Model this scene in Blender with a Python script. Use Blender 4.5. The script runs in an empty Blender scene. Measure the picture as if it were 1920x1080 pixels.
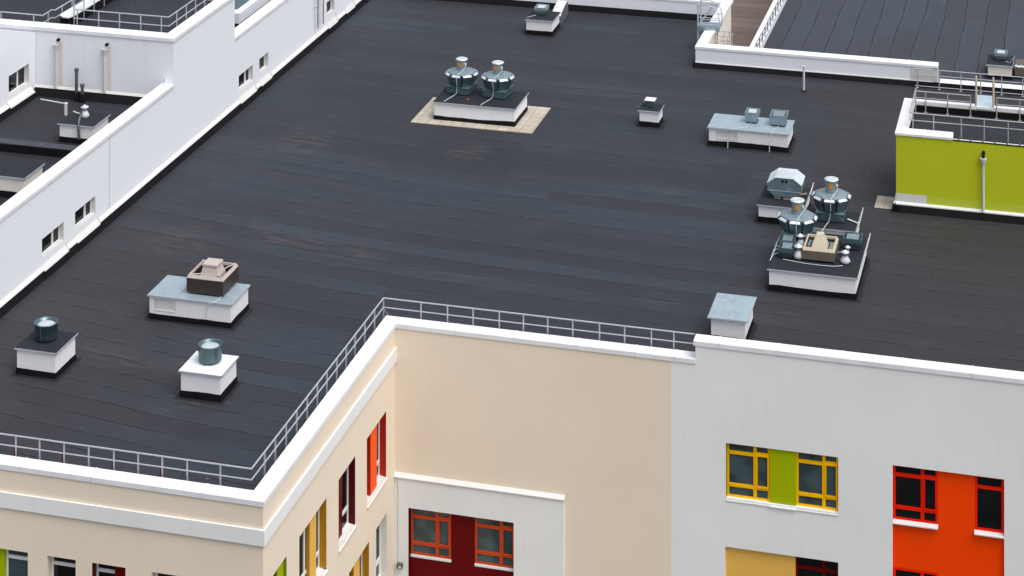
import bpy, bmesh, math, random
from mathutils import Vector, Matrix
random.seed(7)
S = bpy.context.scene
COL = S.collection
R = math.radians

# ------------------------------------------------------------------ camera, sky, sun
cam = bpy.data.cameras.new("camera")
camo = bpy.data.objects.new("camera", cam); COL.objects.link(camo)
camo.location = (21.17, -64.55, 30.0)
camo.rotation_euler = (R(90), 0, R(15.1))
cam.lens = 76.93; cam.sensor_width = 36
cam.shift_y = -0.8979
cam.clip_end = 3000
S.camera = camo

SUN_EL, SUN_AZ = 62, 60          # azimuth: degrees from -Y towards +X
w = bpy.data.worlds.new("World"); S.world = w; w.use_nodes = True
nt = w.node_tree; nt.nodes.clear()
sky = nt.nodes.new('ShaderNodeTexSky'); sky.sky_type = 'NISHITA'; sky.sun_disc = False
sky.sun_elevation = R(SUN_EL); sky.sun_rotation = R(180 - SUN_AZ)
sky.air_density = 1.0; sky.dust_density = 4.0
hs = nt.nodes.new('ShaderNodeHueSaturation'); hs.inputs['Saturation'].default_value = 0.38
bg = nt.nodes.new('ShaderNodeBackground'); bg.inputs['Strength'].default_value = 0.14
wo = nt.nodes.new('ShaderNodeOutputWorld')
nt.links.new(sky.outputs[0], hs.inputs['Color']); nt.links.new(hs.outputs[0], bg.inputs[0]); nt.links.new(bg.outputs[0], wo.inputs[0])
sl = bpy.data.lights.new("sun", 'SUN'); sl.energy = 1.1; sl.angle = R(40); sl.color = (1.0, 0.975, 0.94)
so = bpy.data.objects.new("sun", sl); COL.objects.link(so)
d = Vector((math.sin(R(SUN_AZ)) * math.cos(R(SUN_EL)), -math.cos(R(SUN_AZ)) * math.cos(R(SUN_EL)), math.sin(R(SUN_EL))))
so.rotation_euler = d.to_track_quat('Z', 'Y').to_euler()
S.view_settings.view_transform = 'Standard'; S.view_settings.look = 'None'
S.view_settings.exposure = 0.40; S.view_settings.gamma = 1

# ------------------------------------------------------------------ materials
class G:
    def __init__(s, name):
        s.m = bpy.data.materials.new(name); s.m.use_nodes = True
        s.t = s.m.node_tree; s.t.nodes.clear()
        s.out = s.t.nodes.new('ShaderNodeOutputMaterial')
        s.b = s.t.nodes.new('ShaderNodeBsdfPrincipled')
        s.t.links.new(s.b.outputs[0], s.out.inputs[0])
        g = s.n('ShaderNodeNewGeometry'); s.P = g.outputs['Position']
        sp = s.n('ShaderNodeSeparateXYZ', {0: s.P}); s.x, s.y, s.z = sp.outputs
    def n(s, ty, ins=None, **kw):
        nd = s.t.nodes.new(ty)
        for k, v in kw.items(): setattr(nd, k, v)
        for k, v in (ins or {}).items(): s.set(nd.inputs[k], v)
        return nd
    def set(s, sock, v):
        if isinstance(v, bpy.types.NodeSocket): s.t.links.new(v, sock)
        elif isinstance(v, tuple) and len(v) == 3 and sock.type == 'RGBA': sock.default_value = (*v, 1)
        else: sock.default_value = v
    def M(s, op, *a):
        nd = s.n('ShaderNodeMath', operation=op)
        for i, v in enumerate(a): s.set(nd.inputs[i], v)
        return nd.outputs[0]
    def vec(s, x, y, z): return s.n('ShaderNodeCombineXYZ', {0: x, 1: y, 2: z}).outputs[0]
    def noise(s, v, sc, det=3, rough=.5):
        return s.n('ShaderNodeTexNoise', {'Vector': v, 'Scale': sc, 'Detail': det, 'Roughness': rough}).outputs[0]
    def white(s, a, b=0.0): 
        return s.n('ShaderNodeTexWhiteNoise', {'Vector': s.vec(a, b, 0.37)}, noise_dimensions='3D').outputs['Value']
    def mr(s, v, a, b, c=0., d=1.):
        return s.n('ShaderNodeMapRange', {0: v, 1: a, 2: b, 3: c, 4: d}, interpolation_type='SMOOTHSTEP').outputs[0]
    def mix(s, f, a, b, mode='MIX'):
        nd = s.n('ShaderNodeMix', data_type='RGBA', blend_type=mode)
        s.set(nd.inputs[0], f); s.set(nd.inputs[6], a); s.set(nd.inputs[7], b); return nd.outputs[2]
    def mulc(s, c, f): 
        return s.mix(1.0, c, s.n('ShaderNodeCombineColor', {0: f, 1: f, 2: f}).outputs[0], 'MULTIPLY')
    def bump(s, h, dist, st=1.0):
        s.set(s.b.inputs['Normal'], s.n('ShaderNodeBump', {'Height': h, 'Distance': dist, 'Strength': st}).outputs[0])
    def fin(s, c=None, rough=None, metal=None):
        if c is not None: s.set(s.b.inputs['Base Color'], c)
        if rough is not None: s.set(s.b.inputs['Roughness'], rough)
        if metal is not None: s.set(s.b.inputs['Metallic'], metal)
        return s.m

def plaster(name, col, dirt=.10, streak=.10, rough=.85, stains=(), dcol=(.42, .38, .33), wavy=0.):
    g = G(name)
    n1 = g.noise(g.P, .35, 4); n2 = g.noise(g.P, 9., 4, .6)
    st = g.noise(g.vec(g.M('MULTIPLY', g.x, 3.), g.M('MULTIPLY', g.y, 3.), g.M('MULTIPLY', g.z, .22)), 1.6, 5, .6)
    f = g.M('ADD', 1 - dirt / 2 - .01, g.M('MULTIPLY', n1, dirt)); f = g.M('ADD', f, g.M('MULTIPLY', g.M('SUBTRACT', n2, .5), .05))
    c = g.mulc(col, f)
    c = g.mix(g.M('MULTIPLY', g.mr(st, .55, .8), streak * 1.6), c, dcol)
    for (ax, x0, z0, z1, wd, cc) in stains:
        a = g.x if ax == 'x' else g.y
        dx = g.M('ABSOLUTE', g.M('SUBTRACT', a, g.M('ADD', x0 - .03, g.M('MULTIPLY', st, .06))))
        m = g.M('MULTIPLY', g.mr(dx, 0, wd, 1, 0), g.M('MULTIPLY', g.mr(g.z, z1 - .1, z1, 1, 0), g.mr(g.z, z0, z0 + .1)))
        c = g.mix(g.M('MULTIPLY', m, g.M('ADD', .35, g.M('MULTIPLY', n2, .6))), c, cc)
    g.bump(g.M('ADD', g.noise(g.P, 55., 3), g.M('MULTIPLY', g.noise(g.P, 1.6, 2), wavy)), .004, .5)
    return g.fin(c, rough)

def paint(name, col, rough=.45, var=.08, metal=0., scuff=None, bump=0.):
    g = G(name)
    n = g.noise(g.P, 2.2, 4); n2 = g.noise(g.P, 26., 3)
    f = g.M('ADD', 1 - var / 2, g.M('MULTIPLY', n, var)); f = g.M('ADD', f, g.M('MULTIPLY', g.M('SUBTRACT', n2, .5), var * .6))
    c = g.mulc(col, f)
    if scuff: c = g.mix(g.mr(g.noise(g.P, 7., 5, .65), .56, .72, 0, .85), c, scuff)
    if bump: g.bump(g.noise(g.P, 3.0, 3), bump)
    if not metal: g.b.inputs['Specular IOR Level'].default_value = .12
    return g.fin(c, g.M('ADD', rough - .06, g.M('MULTIPLY', n2, .12)), metal)

def galv(name, col, rough=.36, metal=.8, bump=.02):
    g = G(name)
    vo = g.n('ShaderNodeTexVoronoi', {'Vector': g.P, 'Scale': 22.}).outputs['Color']
    v = g.n('ShaderNodeSeparateColor', {0: vo}).outputs[0]
    n = g.noise(g.P, 2.6, 4, .6)
    f = g.M('ADD', .74, g.M('ADD', g.M('MULTIPLY', v, .14), g.M('MULTIPLY', n, .3)))
    c = g.mulc(col, f)
    c = g.mix(g.mr(g.noise(g.P, 5., 4), .6, .78, 0, .4), c, (.62, .66, .68))
    g.bump(g.noise(g.P, 2.4, 2), bump)
    return g.fin(c, g.M('ADD', rough - .08, g.M('MULTIPLY', n, .2)), metal)

def membrane(name, axis='x', brown=0., pitch=.87, bend=True, light=1.0, tc=1.):
    """torch-on bitumen sheet roofing: overlapping strips with end laps, scuffs and weathering"""
    g = G(name)
    X, Y = (g.x, g.y) if axis == 'x' else (g.y, g.x)
    if bend:
        t = g.M('ADD', X, 3.)
        sq = g.M('SQRT', g.M('ADD', g.M('MULTIPLY', t, t), 4.))
        a = g.M('ADD', g.M('MULTIPLY', X, .045), g.M('MULTIPLY', g.M('SUBTRACT', t, sq), .055))
        k = g.mr(Y, 12., 26., 1., .35)
        Yb = g.M('ADD', Y, g.M('MULTIPLY', a, k))
    else: Yb = Y
    wob = g.noise(g.vec(g.M('MULTIPLY', X, .22), g.M('MULTIPLY', Y, .5), 0.), 1., 2)
    s = g.M('ADD', g.M('DIVIDE', Yb, pitch), g.M('MULTIPLY', wob, .35))
    i = g.M('FLOOR', s); f = g.M('FRACT', s)
    p = g.M('ADD', g.M('DIVIDE', X, 13.), g.M('MULTIPLY', g.white(i), 2.2))
    pi = g.M('FLOOR', p); pf = g.M('FRACT', p)
    tone = g.white(i, g.M('ADD', pi, 11.)); tone2 = g.white(g.M('ADD', i, 57.), pi)
    if brown:
        cA, cB = (.155, .112, .095), (.135, .098, .083)
    else:
        cA, cB = (.0300 * light, .0415 * light, .0545 * light), (.0270 * light, .0275 * light, .0345 * light)
    c = g.mix(g.mr(tone, .1, .9, .5 - .5 * tc, .5 + .45 * tc), cA, cB)
    big = g.noise(g.vec(g.M('MULTIPLY', X, .07), g.M('MULTIPLY', Y, .11), 3.), 1.3, 3)
    c = g.mix(g.mr(big, .40, .64, .55, 0), c, cB)
    if bend:      # older, browner sheets at the left foot and the right side of the roof
        warm = g.M('MAXIMUM', g.M('MULTIPLY', g.mr(X, -10., -1.5, 1, 0), g.mr(Y, 1., 9., 1, 0)), g.mr(X, 7.5, 12.5))
        c = g.mix(g.M('MULTIPLY', warm, g.M('ADD', .35, g.M('MULTIPLY', big, .6))), c, (.0345, .0320, .0350))
    c = g.mulc(c, g.M('ADD', 1 - .13 * tc, g.M('MULTIPLY', tone2, .27 * tc)))
    # streaks along the strips, granule speckle
    stv = g.noise(g.vec(g.M('MULTIPLY', X, .45), g.M('MULTIPLY', Yb, 5.), 0.), 1., 5, .62)
    c = g.mulc(c, g.M('ADD', .66, g.M('MULTIPLY', stv, .68)))
    sp = g.noise(g.P, 38., 2, .7)
    c = g.mulc(c, g.M('ADD', .82, g.M('MULTIPLY', sp, .36)))
    # pale dusty scuffs where water dries
    du = g.M('MULTIPLY', g.mr(g.noise(g.vec(g.M('MULTIPLY', X, .16), g.M('MULTIPLY', Y, .2), 9.), 1.5, 4, .6), .56, .74),
             g.mr(g.noise(g.vec(g.M('MULTIPLY', X, 1.3), g.M('MULTIPLY', Yb, 6.), 2.), 1., 4, .7), .42, .68))
    c = g.mix(g.M('MULTIPLY', du, .5), c, (.10, .085, .083) if not brown else (.17, .13, .11))
    if bend:      # worn, dusty spots where water stands; one newer repair field
        for (bx, by, rx, ry, am) in ((-8.8, 15.2, 1.6, 1.5, .8), (-2.3, 16.0, 1.0, 1.1, .9), (-9.4, 5.2, 1.6, 1.4, .7), (-5.9, 6.3, 2.2, 1.0, .8), (-3.2, 5.6, 1.5, .7, .7), (1.0, 4.9, 3., .7, .4), (-5.5, -1.6, 1., .6, .4), (-8.2, -3.1, 1.3, .8, .5), (.5, 24., 3., 1., .35), (11.5, 4.6, 1.2, .9, .4), (-2.9, -6.6, .9, .6, .5)):
            q1 = g.M('DIVIDE', g.M('SUBTRACT', X, bx), rx); q2 = g.M('DIVIDE', g.M('SUBTRACT', Y, by), ry)
            m_ = g.mr(g.M('ADD', g.M('MULTIPLY', q1, q1), g.M('MULTIPLY', q2, q2)), .0, 1.2, 1, 0)
            m_ = g.M('MULTIPLY', m_, g.mr(g.noise(g.vec(g.M('MULTIPLY', X, .9), g.M('MULTIPLY', Yb, 4.), 5.), 1., 4, .6), .40, .68))
            c = g.mix(g.M('MULTIPLY', m_, am * .62), c, (.086, .078, .080))
        fld = g.M('MULTIPLY', g.M('MULTIPLY', g.M('GREATER_THAN', X, 2.9), g.M('LESS_THAN', X, 10.2)), g.M('MULTIPLY', g.M('GREATER_THAN', i, 9.), g.M('LESS_THAN', i, 12.)))
        c = g.mix(g.M('MULTIPLY', fld, .55), c, (.026, .029, .040))
    # small white flecks (droppings, chips)
    vo = g.n('ShaderNodeTexVoronoi', {'Vector': g.vec(g.x, g.y, 0.), 'Scale': .9})
    fl = g.M('MULTIPLY', g.M('LESS_THAN', vo.outputs['Distance'], .03), g.M('LESS_THAN', g.white(g.n('ShaderNodeSeparateColor', {0: vo.outputs['Color']}).outputs[0]), .3))
    c = g.mix(g.M('MULTIPLY', fl, .4), c, (.3, .3, .3))
    brk = g.mr(g.noise(g.vec(g.M('MULTIPLY', X, .9), i, 0.), 1.7, 4, .7), .36, .62)
    sm = g.M('MULTIPLY', g.mr(f, .0, .085, 1., 0.), g.M('ADD', .45, g.M('MULTIPLY', brk, .85)))
    em = g.M('MULTIPLY', g.mr(pf, 0., .005, 1., 0.), g.M('MULTIPLY', g.M('GREATER_THAN', tone2, .45), .5))
    c = g.mix(g.M('MAXIMUM', sm, em), c, (.006, .006, .008) if not brown else (.05, .035, .03))
    c = g.mix(g.M('MULTIPLY', g.mr(f, .07, .16, 1, 0), g.M('MULTIPLY', g.M('SUBTRACT', 1., sm), .16)), c, (.09, .09, .1))
    h = g.M('ADD', g.M('MULTIPLY', g.mr(f, 0., .06), .6), g.M('MULTIPLY', g.noise(g.P, 1.3, 4), 1.2))
    h = g.M('ADD', h, g.M('MULTIPLY', sp, .15))
    g.bump(h, .012, .7)
    g.b.inputs['Specular IOR Level'].default_value = .26
    return g.fin(c, g.M('ADD', .50, g.M('MULTIPLY', stv, .26)))

def felt(name, col=(.020, .024, .031)):
    g = G(name)
    n = g.noise(g.P, 3., 5, .6); s = g.noise(g.P, 60., 2)
    c = g.mulc(col, g.M('ADD', .55, g.M('ADD', g.M('MULTIPLY', n, .6), g.M('MULTIPLY', s, .3))))
    g.bump(g.M('ADD', g.M('MULTIPLY', n, 1.5), g.M('MULTIPLY', s, .3)), .012)
    g.b.inputs['Specular IOR Level'].default_value = .2
    return g.fin(c, .75)

def glass_mat(name, tint=(.10, .15, .16), tr=.5):
    g = G(name)
    c = g.mulc(tint, g.mr(g.noise(g.vec(g.M('ADD', g.x, g.z), g.y, g.M('SUBTRACT', g.z, g.x)), 1.1, 2), .36, .64, .6, 1.15))  # noise in the tint paints blotchy reflections onto the panes
    g.fin(c, .06); g.b.inputs['Specular IOR Level'].default_value = .8
    t = g.n('ShaderNodeBsdfTransparent', {'Color': (.5, .6, .6)})
    mx = g.n('ShaderNodeMixShader', {0: tr, 1: g.b.outputs[0], 2: t.outputs[0]})
    g.t.links.new(mx.outputs[0], g.out.inputs[0]); return g.m

RUST = (.30, .15, .06)
M = dict(
 coping=plaster('white_coping', (.79, .80, .82), .07, .14, .5, wavy=18.),
 white=plaster('white_render', (.80, .82, .87), .05, .05),
 whiteback=plaster('white_render_streaked', (.78, .80, .84), .05, .10,
    stains=[('x', -17.24, 2.5, 4.35, .15, (.62, .5, .34)), ('x', -15.22, 2.5, 4.33, .15, (.62, .5, .34))]),
 grey=plaster('pale_grey_render', (.81, .82, .805), .15, .07),
 cream=plaster('cream_render', (.83, .715, .57), .13, .035, dcol=(.45, .36, .26)),
 creampale=plaster('pale_cream_render', (.78, .72, .64), .06, .08),
 shaft=plaster('shaft_render', (.78, .78, .80), .08, .10),
 green=plaster('lime_green_render', (.46, .515, .004), .18, .10, dcol=(.30, .36, .05)),
 wingtop=plaster('grey_white_roof_coat', (.50, .515, .55), .05, .0),  # coloured darker than the white wall to offset the stronger light on top
 patch=plaster('patched_grey_render', (.62, .62, .60), .1, .2),
 flash=plaster('white_sheet_flashing', (.70, .695, .68), .08, .2, .5),
 black=felt('black_bitumen_upstand', (.004, .004, .006)),
 felt=felt('dark_felt_cover'),
 stripfelt=felt('pale_grey_felt', (.062, .068, .082)),
 apron=felt('torched_felt_apron', (.020, .020, .024)),
 feltbrown=felt('worn_brown_felt', (.05, .042, .04)),
 roof=membrane('bitumen_sheet_roof', tc=.72),
 roofside=membrane('bitumen_sheet_side_roof', 'y', bend=False, pitch=.95, light=1.5, tc=.45),
 roofcourt=membrane('bitumen_sheet_court', 'x', bend=False, pitch=1.0, light=.8, tc=.8),
 roofbrown=membrane('brown_mineral_sheet', 'x', brown=1., bend=False),
 galv=galv('galvanised_steel', (.30, .39, .43), .46, .6),
 galvmid=galv('dull_galvanised_sheet', (.19, .26, .29), .5, .5),
 galvdark=galv('dark_galvanised_steel', (.10, .165, .185), .36, .55),
 galvlight=galv('bright_galvanised_steel', (.78, .85, .88), .45, .55),
 lid=galv('blue_grey_sheet_cover', (.42, .52, .58), .5, .45, .03),
 lidwhite=plaster('white_sheet_cover', (.80, .82, .84), .07, .10, .45, wavy=14.),
 edge=paint('bright_sheet_edge', (.60, .64, .68), .4, .1, .4),
 rail=paint('grey_galvanised_rail', (.50, .52, .56), .42, .15, .35),
 railrust=paint('rusty_galvanised_rail', (.42, .40, .40), .5, .2, .2, scuff=(.26, .17, .12)),
 rust=paint('rusty_steel', (.45, .36, .28), .7, .3, .1, scuff=RUST),
 brown=paint('brown_coated_steel', (.048, .038, .034), .35, .12),
 taupe=paint('taupe_plastic', (.50, .44, .40), .5, .06),
 beige=paint('beige_coated_steel', (.56, .50, .38), .45, .08, scuff=(.48, .42, .32)),
 beigedark=paint('dark_brown_steel', (.13, .115, .09), .5, .1),  # even dark brown, also on the lamp housing and the low block
 dark=paint('dark_interior', (.012, .012, .014), .8),
 room=paint('dim_room_surface', (.05, .055, .055), .8, .4),
 sillin=paint('pale_inner_board', (.35, .42, .45), .6),
 blind=paint('teal_grey_blind', (.10, .15, .16), .7, .12),
 pvc=paint('white_plastic_frame', (.80, .81, .82), .35, .04),
 yellow=paint('golden_yellow_frame', (.95, .50, .0), .4, .05),
 amber=paint('amber_panel', (.80, .47, .10), .5, .04),
 ambershade=paint('shaded_amber_reveal', (.48, .22, .010), .5, .05),  # same amber paint, with the shade of the recess put into the colour
 lime=paint('lime_panel', (.36, .44, .0), .5, .06),
 limeshade=paint('shaded_lime_reveal', (.16, .25, .005), .5, .06),  # lime paint again, darkened in the colour for the shaded jambs
 orange=paint('orange_red_panel', (.96, .060, .0), .5, .06),
 orangebright=paint('bright_orange_panel', (1.0, .095, .0), .5, .05),
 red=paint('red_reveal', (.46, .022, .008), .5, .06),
 redframe=paint('orange_red_frame', (.80, .016, .002), .4, .05),
 seam=paint('coping_seam_grey', (.42, .40, .40), .6),
 ductgrey=paint('dull_duct_grey', (.12, .12, .135), .6, .3),
 brick=paint('rust_red_frame', (.56, .065, .015), .4, .05),
 maroon=paint('maroon_panel', (.120, .0015, .002), .45, .06),
 maroonshade=paint('shaded_maroon_reveal', (.09, .004, .006), .45, .06),  # maroon copy that carries the reveal's shade in its colour
 glass=glass_mat('window_glass'),
 glassdark=glass_mat('dark_window_glass', (.012, .014, .014), .5),
 plastic=paint('white_crumpled_wrap', (.60, .60, .61), .4, .1),
 cable=paint('grey_white_conduit', (.62, .62, .63), .5, .1),
 pipe=paint('grey_pipe', (.55, .56, .56), .5, .12),
 pipedark=paint('dark_wrapped_pipe', (.13, .13, .13), .45, .4, .5, scuff=(.4, .4, .4)),
 label=paint('orange_plate', (.62, .22, .02), .5),
 joint=paint('brown_joint_sealant', (.55, .44, .36), .8),
 hose=paint('black_rubber', (.012, .012, .012), .5),
 asphalt=paint('asphalt', (.05, .05, .052), .9, .3),
)
def pavers():
    g = G('beige_pavers')
    br = g.n('ShaderNodeTexBrick', {'Vector': g.vec(g.x, g.y, 0.), 'Color1': (.50, .45, .385), 'Color2': (.43, .375, .31), 'Mortar': (.25, .205, .16),
         'Scale': 1.0, 'Mortar Size': .012, 'Brick Width': .47, 'Row Height': .47}, offset=.0)
    n = g.noise(g.P, 3., 5, .7)
    c = g.mulc(br.outputs[0], g.M('ADD', .7, g.M('MULTIPLY', n, .6)))
    c = g.mix(g.mr(g.noise(g.P, 5.5, 5, .7), .60, .72, 0, .5), c, (.24, .16, .10))
    return g.fin(c, .85)
M['paver'] = pavers()

# ------------------------------------------------------------------ mesh builder
class MB:
    def __init__(s, off=(0, 0, 0)): s.v = []; s.f = []; s.o = off; s.sm = []; s.mi = []; s.cur = 0
    def add(s, vs, fs, smooth=False):
        n = len(s.v); s.v += [(a[0] - s.o[0], a[1] - s.o[1], a[2] - s.o[2]) for a in vs]
        s.f += [[n + i for i in f] for f in fs]; s.sm += [smooth] * len(fs); s.mi += [s.cur] * len(fs); return s
    def box(s, x0, y0, z0, x1, y1, z1):
        x0, x1 = sorted((x0, x1)); y0, y1 = sorted((y0, y1)); z0, z1 = sorted((z0, z1))
        return s.add([(x0, y0, z0), (x1, y0, z0), (x1, y1, z0), (x0, y1, z0), (x0, y0, z1), (x1, y0, z1), (x1, y1, z1), (x0, y1, z1)],
            [(0, 3, 2, 1), (4, 5, 6, 7), (0, 1, 5, 4), (1, 2, 6, 5), (2, 3, 7, 6), (3, 0, 4, 7)])
    def hexa(s, lo, hi):      # two quads (bottom, top), counter-clockwise from above
        return s.add(lo + hi, [(0, 3, 2, 1), (4, 5, 6, 7), (0, 1, 5, 4), (1, 2, 6, 5), (2, 3, 7, 6), (3, 0, 4, 7)])
    def quad(s, *p): return s.add(list(p), [tuple(range(len(p)))])
    def prism(s, prof, a0, a1, ax='y'):   # profile (h,z) extruded along ax
        f = (lambda h, z, a: (h, a, z)) if ax == 'y' else (lambda h, z, a: (a, h, z))
        n = len(prof); vs = [f(h, z, a0) for h, z in prof] + [f(h, z, a1) for h, z in prof]
        return s.add(vs, [tuple(range(n))[::-1], tuple(range(n, 2 * n))] + [(i, (i + 1) % n, n + (i + 1) % n, n + i) for i in range(n)])
    def tube(s, pts, r, n=8):
        pts = [Vector(p) for p in pts]; rings = []
        for i, p in enumerate(pts):
            t = ((pts[min(i + 1, len(pts) - 1)] - p).normalized() + (p - pts[max(i - 1, 0)]).normalized())
            if t.length < 1e-6: t = Vector((0, 0, 1))
            t.normalize()
            u = t.cross(Vector((0, 0, 1)) if abs(t.z) < .9 else Vector((1, 0, 0))).normalized(); v = t.cross(u)
            rings.append([p + (u * math.cos(2 * math.pi * k / n) + v * math.sin(2 * math.pi * k / n)) * r for k in range(n)])
        vs = [tuple(q) for rg in rings for q in rg]; m = len(rings)
        fs = [(i * n + k, i * n + (k + 1) % n, (i + 1) * n + (k + 1) % n, (i + 1) * n + k) for i in range(m - 1) for k in range(n)]
        s.add(vs, fs, True); return s.add([vs[k] for k in range(n)], [tuple(range(n))[::-1]]).add([vs[(m - 1) * n + k] for k in range(n)], [tuple(range(n))])
    def lathe(s, c, prof, n=24, rot=0., smooth=True, sx=1., sy=1., jit=0.):
        rings = []
        for r, z in prof:
            rings.append([(c[0] + sx * r * (1 + random.uniform(-jit, jit)) * math.cos(rot + 2 * math.pi * k / n), c[1] + sy * r * (1 + random.uniform(-jit, jit)) * math.sin(rot + 2 * math.pi * k / n), c[2] + z) for k in range(n)])
        vs = [q for rg in rings for q in rg]; m = len(rings)
        fs = [(i * n + k, i * n + (k + 1) % n, (i + 1) * n + (k + 1) % n, (i + 1) * n + k) for i in range(m - 1) for k in range(n)]
        s.add(vs, fs, smooth); s.add(rings[0], [tuple(range(n))[::-1]]); return s.add(rings[-1], [tuple(range(n))])
    def build(s, name, mat, parent=None, bevel=0., loc=None):
        me = bpy.data.meshes.new(name); me.from_pydata(s.v, [], s.f)
        for p, q, mi in zip(me.polygons, s.sm, s.mi): p.use_smooth = q; p.material_index = mi
        me.materials.append(M[mat] if isinstance(mat, str) else mat)
        if any(s.mi): me.materials.append(M['seam'])
        me.validate(); me.update()
        o = bpy.data.objects.new(name, me); COL.objects.link(o)
        if parent: o.parent = parent
        if loc: o.location = loc
        if bevel:
            b = o.modifiers.new('bevel', 'BEVEL'); b.width = bevel; b.segments = 2; b.limit_method = 'ANGLE'; b.angle_limit = R(40)
        return o

def tag(o, label=None, cat=None, group=None, kind=None):
    for k, v in (('label', label), ('category', cat), ('group', group), ('kind', kind)):
        if v: o[k] = v
    return o
def thing(name, loc, label, cat, group=None, rot=0.):
    o = bpy.data.objects.new(name, None); COL.objects.link(o); o.location = loc; o.rotation_euler = (0, 0, R(rot)); o.empty_display_size = .2
    return tag(o, label, cat, group)
def copy_tree(o, loc, label, rot=None, group=None):
    kids = {}
    for q in bpy.data.objects:
        if q.parent: kids.setdefault(q.parent, []).append(q)
    def cp(a, par):
        c = a.copy(); COL.objects.link(c); c.parent = par
        for k in kids.get(a, []): cp(k, c)
        return c
    c = cp(o, None); c.location = loc; c['label'] = label
    if rot is not None: c.rotation_euler = (0, 0, R(rot))
    if group: c['group'] = group
    return c

# ------------------------------------------------------------------ walls and windows
def LP(face, pl, a, d, z): return (a, pl - d, z) if face == 'S' else (pl + d, a, z)
def lbox(mb, face, pl, a0, a1, d0, d1, z0, z1): mb.box(*LP(face, pl, a0, d0, z0), *LP(face, pl, a1, d1, z1))
def facade(mb, face, pl, a0, a1, z0, z1, holes=()):
    As = sorted({a0, a1, *[h[0] for h in holes], *[h[1] for h in holes]}); As = [a for a in As if a0 <= a <= a1]
    Zs = sorted({z0, z1, *[h[2] for h in holes], *[h[3] for h in holes]}); Zs = [z for z in Zs if z0 <= z <= z1]
    for i in range(len(As) - 1):
        for j in range(len(Zs) - 1):
            ca, cz = (As[i] + As[i + 1]) / 2, (Zs[j] + Zs[j + 1]) / 2
            if any(h[0] < ca < h[1] and h[2] < cz < h[3] for h in holes): continue
            mb.quad(LP(face, pl, As[i], 0, Zs[j]), LP(face, pl, As[i + 1], 0, Zs[j]), LP(face, pl, As[i + 1], 0, Zs[j + 1]), LP(face, pl, As[i], 0, Zs[j + 1]))
def lining(mb, face, pl, a0, a1, z0, z1, dep, t=.02, sides='LRTB'):
    e = .003
    if 'L' in sides: lbox(mb, face, pl, a0 - t, a0 + e, -dep, -e, z0, z1)
    if 'R' in sides: lbox(mb, face, pl, a1 - e, a1 + t, -dep, -e, z0, z1)
    if 'T' in sides: lbox(mb, face, pl, a0 - t, a1 + t, -dep, -e, z1 - e, z1 + t)
    if 'B' in sides: lbox(mb, face, pl, a0 - t, a1 + t, -dep, -e, z0 - t, z0 + e)
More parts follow.
